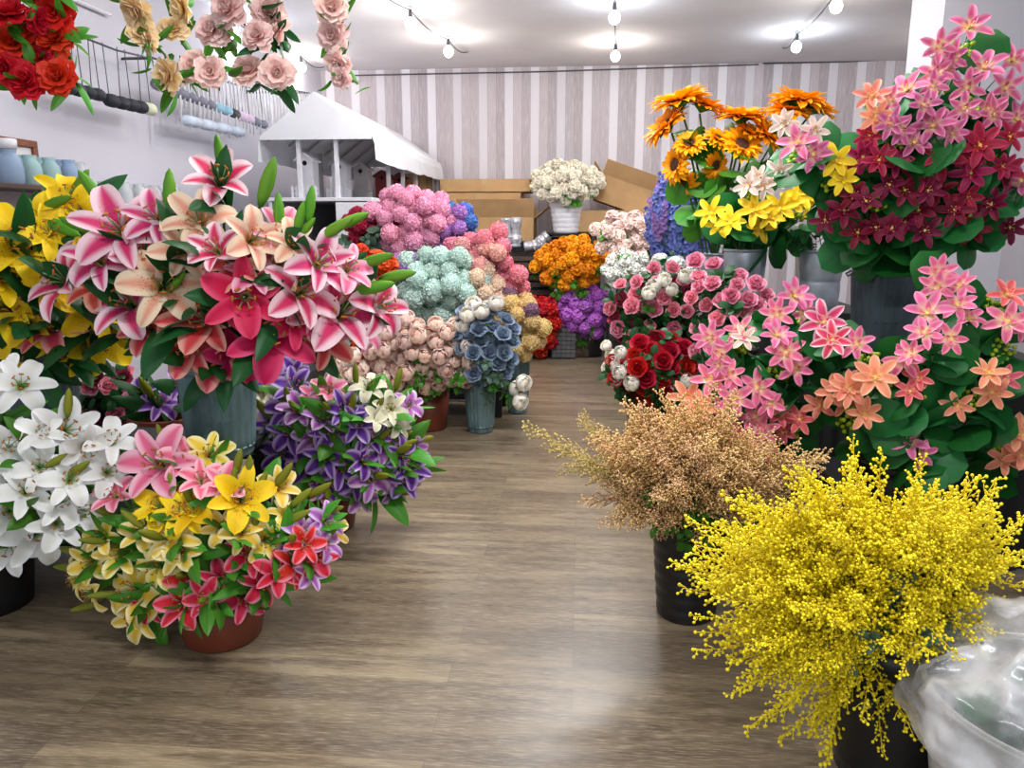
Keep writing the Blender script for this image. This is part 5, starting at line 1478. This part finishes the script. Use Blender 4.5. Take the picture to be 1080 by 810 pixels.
for y in (-hl, hl):
    m.add([(-hw, y, ze), (0, y, za), (hw, y, ze), (hw, y, ze - 0.03), (-hw, y, ze - 0.03)], [(0, 1, 2, 3, 4)])
o = part('canopy', m, CANVAS, r, False)
sm = o.modifiers.new('thick', 'SOLIDIFY')
sm.thickness = 0.006
m = MB()
for k in range(7):
    y = -hl + 0.1 + (2 * hl - 0.2) * k / 6
    for s in (-1, 1):
        m.tube([(0, y, za - 0.03), (s * (hw - 0.02), y, ze - 0.025)], 0.012, 5)
m.tube([(0, -hl + 0.05, za - 0.03), (0, hl - 0.05, za - 0.03)], 0.014, 6)
part('rafters', m, GREYP, r)
for y in (-hl + 0.06, -hl + 0.72, -hl + 1.3, -hl + 1.9, hl - 0.06):
    for x in (-hw * 0.36 if y < -hl + 0.1 else -hw + 0.06, hw * 0.32 if y < -hl + 0.1 else hw - 0.05):
        top = ze - 0.03 if abs(x) > hw * 0.5 else ze + (za - ze) * (1 - abs(x) / hw) - 0.04
        part('post', MB().box((x - 0.016, y - 0.016, zs), (x + 0.016, y + 0.016, top)), WHITEP if y < -hl + 0.1 else GREYP, r, False)
part('shelf', MB().box((-hw + 0.02, -hl, zs - 0.03), (hw - 0.02, hl, zs)), WHITEP, r, False, 0.004)
part('side_panel', MB().box((hw - 0.06, -hl + 0.02, 0), (hw - 0.03, hl - 0.02, zs - 0.03)), WHITEP, r, False)
part('side_panel', MB().box((-hw + 0.03, -hl + 0.02, 0), (-hw + 0.06, hl - 0.02, zs - 0.03)), WHITEP, r, False)
part('door', MB().box((0.14, -hl, 0.1), (hw - 0.03, -hl + 0.03, zs - 0.04)), WHITEP, r, False, 0.004)
part('lower_shelf', MB().box((-hw + 0.06, -hl + 0.05, zs - 0.4), (hw - 0.06, hl - 0.05, zs - 0.38)), DARKW, r, False)
part('back_panel', MB().box((-hw + 0.06, hl - 0.05, 0), (hw - 0.06, hl - 0.02, zs - 0.03)), WHITEP, r, False)

def birdhouse(px, Y, h, mat, roofm, label, fence=True):
    x = P(px, 205, Y).x
    r = thing('birdhouse', (x, Y, zs), label, 'birdhouse', 'birdhouses in the stall')
    w = 0.07
    part('body', MB().add([(-w, -w, 0), (w, -w, 0), (w, w, 0), (-w, w, 0), (-w, -w, h * 0.84), (w, -w, h * 0.84), (w, w, h * 0.84), (-w, w, h * 0.84), (0, -w, h * 0.98), (0, w, h * 0.98)],
                          [(0, 1, 5, 8, 4), (2, 3, 7, 9, 6), (1, 2, 6, 5), (3, 0, 4, 7), (0, 3, 2, 1), (4, 8, 9, 7), (5, 6, 9, 8)]), mat, r, False)
    m = MB()
    for s in (-1, 1):
        a = math.atan2(h * 0.14, w)
        M = Matrix.Translation((0, 0, h)) @ Matrix.Rotation(s * a, 4, 'Y')
        m.box((0 if s > 0 else -0.11, -w - 0.025, -0.008), (0.11 if s > 0 else 0, w + 0.025, 0.006), 0, M)
    part('roof', m, roofm, r, False)
    part('entrance_hole', MB().tube([(0, -w - 0.002, h * 0.78), (0, -w + 0.004, h * 0.78)], 0.02, 16), HOLE, r)
    part('perch', MB().tube([(0, -w - 0.04, h * 0.66), (0, -w, h * 0.66)], 0.005, 6), mat, r)
    if fence:
        m = MB()
        for i in range(7):
            xx = -0.1 + i * 0.033
            m.add([(xx - 0.011, -w - 0.05, 0), (xx + 0.011, -w - 0.05, 0), (xx + 0.011, -w - 0.05, 0.09), (xx, -w - 0.05, 0.11), (xx - 0.011, -w - 0.05, 0.09), (xx - 0.011, -w - 0.042, 0), (xx + 0.011, -w - 0.042, 0), (xx + 0.011, -w - 0.042, 0.09), (xx, -w - 0.042, 0.11), (xx - 0.011, -w - 0.042, 0.09)],
                  [(0, 1, 2, 3, 4), (9, 8, 7, 6, 5), (1, 6, 7, 2), (0, 4, 9, 5), (2, 7, 8, 3), (3, 8, 9, 4)])
        m.box((-0.115, -w - 0.042, 0.03), (0.115, -w - 0.036, 0.045)).box((-0.115, -w - 0.042, 0.07), (0.115, -w - 0.036, 0.085))
        part('picket_fence', m, mat, r, False)
birdhouse(326, 6.62, 0.37, WHITEP, WHITEP, 'white birdhouse nearest the stall\'s gable')
birdhouse(361, 7.1, 0.37, WHITEP, GREYP, 'white birdhouse with grey roof, second from the gable')
birdhouse(383, 7.55, 0.36, GREYP, GREYP, 'grey birdhouse in the middle of the stall')
birdhouse(405, 8.05, 0.32, REDPNT, DARKW, 'dark red birdhouse nearer the gable', False)
birdhouse(423, 8.5, 0.32, REDPNT, DARKW, 'dark red birdhouse nearer the cartons', False)

carton(P(429, 200, 9.1).x, P(453, 200, 9.1).x, 8.95, 9.3, zs, P(440, 184, 9.0).z, 'tall brown carton on the stall shelf behind the red birdhouses')
# ------------------------------------------------------------------ along the left wall
XW = X_LEFT
zsh = PX(40, 197, XW + 0.15).z
y0, y1 = PX(-40, 190, XW + 0.15).y, PX(92, 190, XW + 0.15).y
r = thing('wall_shelf', (XW, (y0 + y1) / 2, zsh), 'dark wall shelf carrying the blue glass jars', 'shelf')
part('board', MB().box((0.0, -(y1 - y0) / 2, -0.025), (0.28, (y1 - y0) / 2, 0)), DARKW, r, False, 0.003)
for s in (-1, 1):
    part('bracket', MB().box((0.0, s * 0.4 - 0.012, -0.15), (0.015, s * 0.4 + 0.012, -0.025)).box((0.0, s * 0.4 - 0.012, -0.045), (0.22, s * 0.4 + 0.012, -0.025)), BLACKP, r, False)
r = thing('wall_shelf', (XW, (y0 + y1) / 2, zsh - 0.30), 'lower dark wall shelf with small pink boxes', 'shelf')
part('board', MB().box((0.0, -(y1 - y0) / 2, -0.025), (0.28, (y1 - y0) / 2, 0)), DARKW, r, False, 0.003)
part('bracket', MB().box((0.0, -0.012, -0.15), (0.015, 0.012, -0.025)).box((0.0, -0.012, -0.045), (0.22, 0.012, -0.025)), BLACKP, r, False)
def glassm(name, col, rough=0.08):
    m, nt, b = new_mat(name)
    nz = noise(nt, 8.0, 2.0)
    nt.links.new(mixc(nt, nz, tuple(x * 0.9 for x in col), col), b.inputs['Base Color'])
    b.inputs['Roughness'].default_value = rough
    b.inputs['Transmission Weight'].default_value = 0.55
    b.inputs['IOR'].default_value = 1.2
    return m
GB = [glassm('glass_blue', srgb(190, 212, 238)), glassm('glass_aqua', srgb(206, 236, 238)), glassm('glass_clear', srgb(244, 248, 250))]
def jar(loc, r0, h, mat, label, lid=True, group='glass jars on the wall shelf'):
    r = thing('glass_jar', loc, label, 'jar', group)
    part('glass', MB().lathe([(0.0, 0.0), (r0 * 0.95, 0.0), (r0, 0.01), (r0 * 1.02, h * 0.5), (r0 * 0.95, h * 0.72), (r0 * 0.62, h * 0.84), (r0 * 0.62, h * 0.92), (r0 * 0.72, h), (r0 * 0.64, h), (r0 * 0.55, h * 0.9), (r0 * 0.88, h * 0.7), (r0 * 0.9, 0.02), (0, 0.02)], 20, flute=r0 * 0.06, nflute=10, zf=(h * 0.05, h * 0.7)), mat, r)
    if lid:
        part('lid', MB().lathe([(0, h), (r0 * 0.76, h), (r0 * 0.78, h + 0.045), (r0 * 0.7, h + 0.05), (0, h + 0.05)], 20), WHITEP, r)
for k, px in enumerate((2, 12, 24, 34, 44, 54, 64, 74, 84)):
    p = PX(px, 190, XW + 0.14 + 0.05 * (k % 2))
    big = k < 2
    lab = ('blue jar with a white lid at the shelf\'s edge', 'blue jar with a white lid beside the picture frame', 'pale aqua jar next to the lidded ones', 'pale aqua jar, second after the lidded ones', 'pale aqua jar, third after the lidded ones', 'pale aqua jar, fourth after the lidded ones', 'blue open jar behind the dark lily leaf', 'blue open jar past the dark lily leaf', 'clear jar at the far shelf end')[k]
    jar((p.x, p.y, zsh), 0.06 if big else 0.052, 0.18 if big else 0.16, GB[0] if big or k in (6, 7) else GB[1] if k < 8 else GB[2], lab, big)
for k, px in enumerate((8, 17, 30)):
    p = PX(px, 215, XW + 0.15)
    r = thing('gift_box', (p.x, p.y, zsh - 0.30), ('small pink box at the lower shelf\'s edge', 'small pink box in the middle of the lower shelf', 'small pink box beside the yellow lilies')[k], 'box', 'small pink boxes')
    part('body', MB().box((-0.05, -0.05, 0), (0.05, 0.05, 0.1)), surf('pink_card', srgb(216, 160, 176), 0.7), r, False, 0.003)
    part('lid', MB().box((-0.054, -0.054, 0.1), (0.054, 0.054, 0.125)), surf('pink_card', srgb(216, 160, 176)), r, False, 0.003)
# brown picture frame on the wall above the jars
a, b = PX(-30, 150, XW + 0.012), PX(37, 150, XW + 0.012)
zt_, zb_ = PX(37, 149, XW + 0.012).z, zsh + 0.005
r = thing('picture_frame', (XW + 0.002, (a.y + b.y) / 2, zb_), 'brown wooden picture frame behind the blue jars', 'frame')
hw_ = (b.y - a.y) / 2
h_ = zt_ - zb_
part('print', MB().box((0.0, -hw_ + 0.03, 0.03), (0.008, hw_ - 0.03, h_ - 0.03)), PAPER, r, False)
m = MB()
m.box((0, -hw_, 0), (0.025, hw_, 0.04)).box((0, -hw_, h_ - 0.04), (0.025, hw_, h_)).box((0, -hw_, 0.04), (0.025, -hw_ + 0.04, h_ - 0.04)).box((0, hw_ - 0.04, 0.04), (0.025, hw_, h_ - 0.04))
part('moulding', m, FRAMEB, r, False, 0.004)
# glass shelf with clear vases
zg = PX(150, 216, XW + 0.15).z
y0, y1 = PX(104, 210, XW + 0.15).y, PX(192, 210, XW + 0.15).y
r = thing('wall_shelf', (XW, (y0 + y1) / 2, zg), 'white wall shelf of clear glass vases', 'shelf')
part('board', MB().box((0.0, -(y1 - y0) / 2, -0.02), (0.28, (y1 - y0) / 2, 0)), WHITEP, r, False, 0.003)
part('bracket', MB().box((0.0, -0.012, -0.15), (0.015, 0.012, -0.02)).box((0.0, -0.012, -0.04), (0.22, 0.012, -0.02)), WHITEP, r, False)
vs = []
for k in range(11):
    px = 110 + k * 7.6
    p = PX(px, 210, XW + 0.12 + 0.06 * (k % 2))
    jar((p.x, p.y, zg), 0.045, 0.135, GB[2], 'clear glass vase on the white wall shelf, %s' % (ORD[k] if k < 10 else 'rightmost'), False, 'clear vases on the white wall shelf')
# hanging rolls of ribbon and tassels on rails along the wall
XR = XW + 0.22
def rail(p0, p1, name, label):
    a, b = PX(p0[0], p0[1], XR), PX(p1[0], p1[1], XR)
    r = thing(name, a, label, 'rail')
    part('rod', MB().tube([(0, 0, 0), (b - a) * 0.5 + Vector((0, 0, -0.02)), b - a], 0.007, 6), CABLE, r)
    for t in (0.02, 0.98):
        q = (b - a) * t
        part('bracket', MB().tube([q, q + Vector((-0.222, 0, 0.0))], 0.008, 6), CABLE, r)
    return r, a, b
def roll(p0, p1, rad_px, cols, label, hang=None, group='lumpy rolls hanging by the wall'):
    a, b = PX(p0[0], p0[1], XR), PX(p1[0], p1[1], XR)
    r = thing('hanging_roll', a, label, 'roll', group)
    d = b - a
    n = len(cols)
    for i, c_ in enumerate(cols):
        L, R = d.length / n, span(rad_px, a)
        o = part('spool', MB().lathe([(0.002, 0.0), (R * 0.8, L * 0.02), (R * 1.02, L * 0.25), (R * 1.05, L * 0.5), (R * 1.0, L * 0.78), (R * 0.82, L * 0.98), (0.002, L)], 16, flute=R * 0.08, nflute=7, zf=(L * 0.1, L * 0.9)), c_, r)
        place(o, d * i / n, d)
    if hang:
        ra, rb = hang
        m = MB()
        k_n = 2 * max(2, n // 2)
        for k in range(k_n + 1):
            t = (k + 0.3) / (k_n + 0.6)
            base = a.lerp(b, t) - a
            at = ra.lerp(rb, min(1, max(0, (base.y + a.y - ra.y) / (rb.y - ra.y) + (0.02 if k % 2 else -0.02)))) - a
            m.tube([base, at], 0.003, 4)
        part('hanger', m, CABLE, r)
    return r
rr_, ra, rb = rail((74, 34), (162, 62), 'hanging_rail', 'thin dark rail on the wall above the black rolls')
KB = surf('roll_black', srgb(34, 38, 48), 0.7, vary=0.2)
roll((66, 91), (108, 101), 6.5, [KB] * 4, 'black lumpy roll nearer the red garlands', (ra, rb))
roll((112, 105), (162, 116), 6.5, [KB] * 4 + [surf('roll_cream', srgb(214, 220, 190), 0.7)], 'black lumpy roll with a cream end', (ra, rb))
KG, KL, KC, KP = surf('roll_grey', srgb(122, 124, 140), 0.7, vary=0.2), surf('roll_blue', srgb(140, 186, 210), 0.7), surf('roll_black_white', srgb(70, 70, 74), 0.7, vary=0.9, scale=40), surf('roll_pink', srgb(206, 180, 204), 0.7)
rr_, rc, rd = rail((158, 60), (285, 98), 'hanging_rail', 'thin rail farther along the wall, above the grey rolls')
roll((162, 88), (280, 132), 5.5, [KG, KG, KG, KG, KG, KG, KL, KL, KC, KP, KP, KG, KG], 'long roll of grey, blue and pink spools', (rc, rd))
roll((192, 126), (256, 140), 5.5, [surf('roll_pale_blue', srgb(196, 208, 224), 0.7)] * 4, 'pale blue roll below the grey one', None)
o = [x for x in bpy.data.objects if x.get('label') == 'pale blue roll below the grey one'][0]
m = MB()
for px, py in ((200, 128), (224, 133), (250, 139)):
    p = PX(px, py, XR)
    t = (p.y - rc.y) / (rd.y - rc.y)
    m.tube([p - o.location, rc.lerp(rd, t) - o.location], 0.003, 4)
part('hanger', m, CABLEW, o)
for k in range(26):
    t = 0.12 + 0.86 * k / 25
    p = rc.lerp(rd, t)
    L = 0.24 + 0.22 * abs(math.sin(k * 1.7))
    part('cord', MB().tube([(p - rc) + Vector((0.015, 0, 0)), (p - rc) + Vector((0.02, 0.01, -L * 0.5)), (p - rc) + Vector((0.015, 0, -L))], 0.008, 5), CABLEW, rr_)
rr_, rc2, rd2 = rail((283, 86), (326, 98), 'hanging_rail', 'rail of pale hanging cords in the corner behind the stall')
for k in range(14):
    t = 0.03 + 0.94 * k / 13
    p = rc2.lerp(rd2, t) - rc2
    part('cord', MB().tube([p, p + Vector((0.01, 0.01, -0.2)), p + Vector((0, 0, -0.42))], 0.007, 5), CABLEW, rr_)

# ------------------------------------------------------------------ plastic wrapped planter beside the mimosa
def film(name, base, fres, cloud, c0, c1, col=(0.9, 0.9, 0.94), scale=7.0):
    """thin clear film: see-through face on, white at grazing angles and in its cloudy creases"""
    m, nt, b = new_mat(name)
    nz = noise(nt, scale, 4.0)
    nt.links.new(mixc(nt, nz, tuple(x * 0.95 for x in col), col), b.inputs['Base Color'])
    nt.links.new(mth(nt, 'MULTIPLY_ADD', nz, 0.25, 0.08), b.inputs['Roughness'])
    b.inputs['Specular IOR Level'].default_value = 0.8
    tr = nt.nodes.new('ShaderNodeBsdfTransparent')
    mx = nt.nodes.new('ShaderNodeMixShader')
    lw = nt.nodes.new('ShaderNodeLayerWeight')
    lw.inputs[0].default_value = 0.35
    f = mth(nt, 'ADD', mth(nt, 'MULTIPLY', lw.outputs['Facing'], fres), mth(nt, 'MULTIPLY', smooth(nt, nz, c0, c1), cloud))
    nt.links.new(mth(nt, 'ADD', f, base, None, True), mx.inputs[0])
    nt.links.new(tr.outputs[0], mx.inputs[1])
    nt.links.new(b.outputs[0], mx.inputs[2])
    nt.links.new(mx.outputs[0], nt.nodes['Material Output'].inputs[0])
    return m
CLEAR = film('clear_plastic', 0.10, 0.5, 0.42, 0.40, 0.70)
SLEEVE = film('clear_sleeve', 0.02, 0.9, 0.1, 0.4, 0.7, (0.86, 0.86, 0.82))
c = P(1122, 760, 1.56)
BX, BY_ = c.x, 1.56
r = thing('planter_tub', (BX, BY_, 0), 'clear plastic sleeved tub of green leaves, beside the mimosa', 'tub')
part('sleeve', MB().lathe([(0.20, 0.0), (0.215, 0.01), (0.27, 0.40), (0.267, 0.40), (0.212, 0.015), (0.197, 0.005)], 48), SLEEVE, r)
part('rim', MB().lathe([(0.266, 0.395), (0.276, 0.40), (0.276, 0.412), (0.266, 0.412), (0.266, 0.395)], 48), SLEEVE, r)
part('inner_pot', MB().lathe([(0, 0), (0.15, 0), (0.155, 0.01), (0.175, 0.18), (0.168, 0.18), (0.145, 0.02), (0, 0.02)], 40), BLACKP, r)
pt = {'x': BX, 'y': BY_, 'z': 0.18, 'h': 0.18, 'r': 0.12, 'root': r}
rng = hx(120)
fl = []
for k in range(12):
    f = Flower('foliage_stem', foot_of(pt, rng), 'greenery')
    a = k * 2.4
    h = Vector((BX + 0.15 * math.cos(a), BY_ + 0.15 * math.sin(a), rng.uniform(0.24, 0.40)))
    f.stem(h, 0.004)
    for j in range(4):
        f.put('leaf', shape('round', j % 2, LEAFR), f.path[3 + j] + f.foot, (math.cos(a) + rng.gauss(0, 0.3), math.sin(a) + rng.gauss(0, 0.3), 0.5), rng.uniform(0, 6.28), 0.10)
    f.done(STEM)
    fl.append(f)
label_same(fl, 'green leaf stem under the clear plastic bag', 'leaf stems under the plastic bag')
# the bag: a crumpled clear sheet draped over the tub
from mathutils import noise as mnoise
mb = MB()
NA, NR = 120, 44
for j in range(NR + 1):
    t = j / NR
    for k in range(NA):
        a = 2 * PI * k / NA
        if t < 0.6:
            u = t / 0.6
            rr, z = 0.292 * u ** 0.85, 0.565 - 0.115 * u ** 1.6
        else:
            u = (t - 0.6) / 0.4
            hem = 0.17 + 0.10 * mnoise.noise(Vector((math.cos(a) * 1.7, math.sin(a) * 1.7, 3.3)))
            rr, z = 0.292 + 0.012 * math.sin(u * 2.2), 0.45 - hem * u
        q = Vector((rr * math.cos(a), rr * math.sin(a), z))
        # creases: sharp ridges where two waves of folds meet
        n1 = mnoise.noise(q * 6 + Vector((5, 1, 2)))
        n2 = 1 - abs(mnoise.noise(q * 11 + Vector((2, 7, 1)))) * 2.2
        n3 = 1 - abs(mnoise.noise(q * 23 + Vector((9, 3, 4)))) * 2.2
        rad = Vector((math.cos(a), math.sin(a), 0.9 if t < 0.6 else 0.1))
        q += rad * (0.030 * n1 + 0.016 * n2 + 0.007 * n3 + 0.010 * math.sin(a * 11 + 5 * n1) * t)
        mb.v.append(tuple(q))
        mb.uv.append((k / NA, t))
for j in range(NR):
    for k in range(NA):
        k2 = (k + 1) % NA
        mb.f.append((j * NA + k, (j + 1) * NA + k, (j + 1) * NA + k2, j * NA + k2))
        mb.mi.append(0)
o = link('plastic_bag', mb.mesh('plastic_bag', CLEAR))
o.location = (BX, BY_, 0)
tag(o, 'crumpled clear plastic bag draped over the sleeved tub', 'bag')
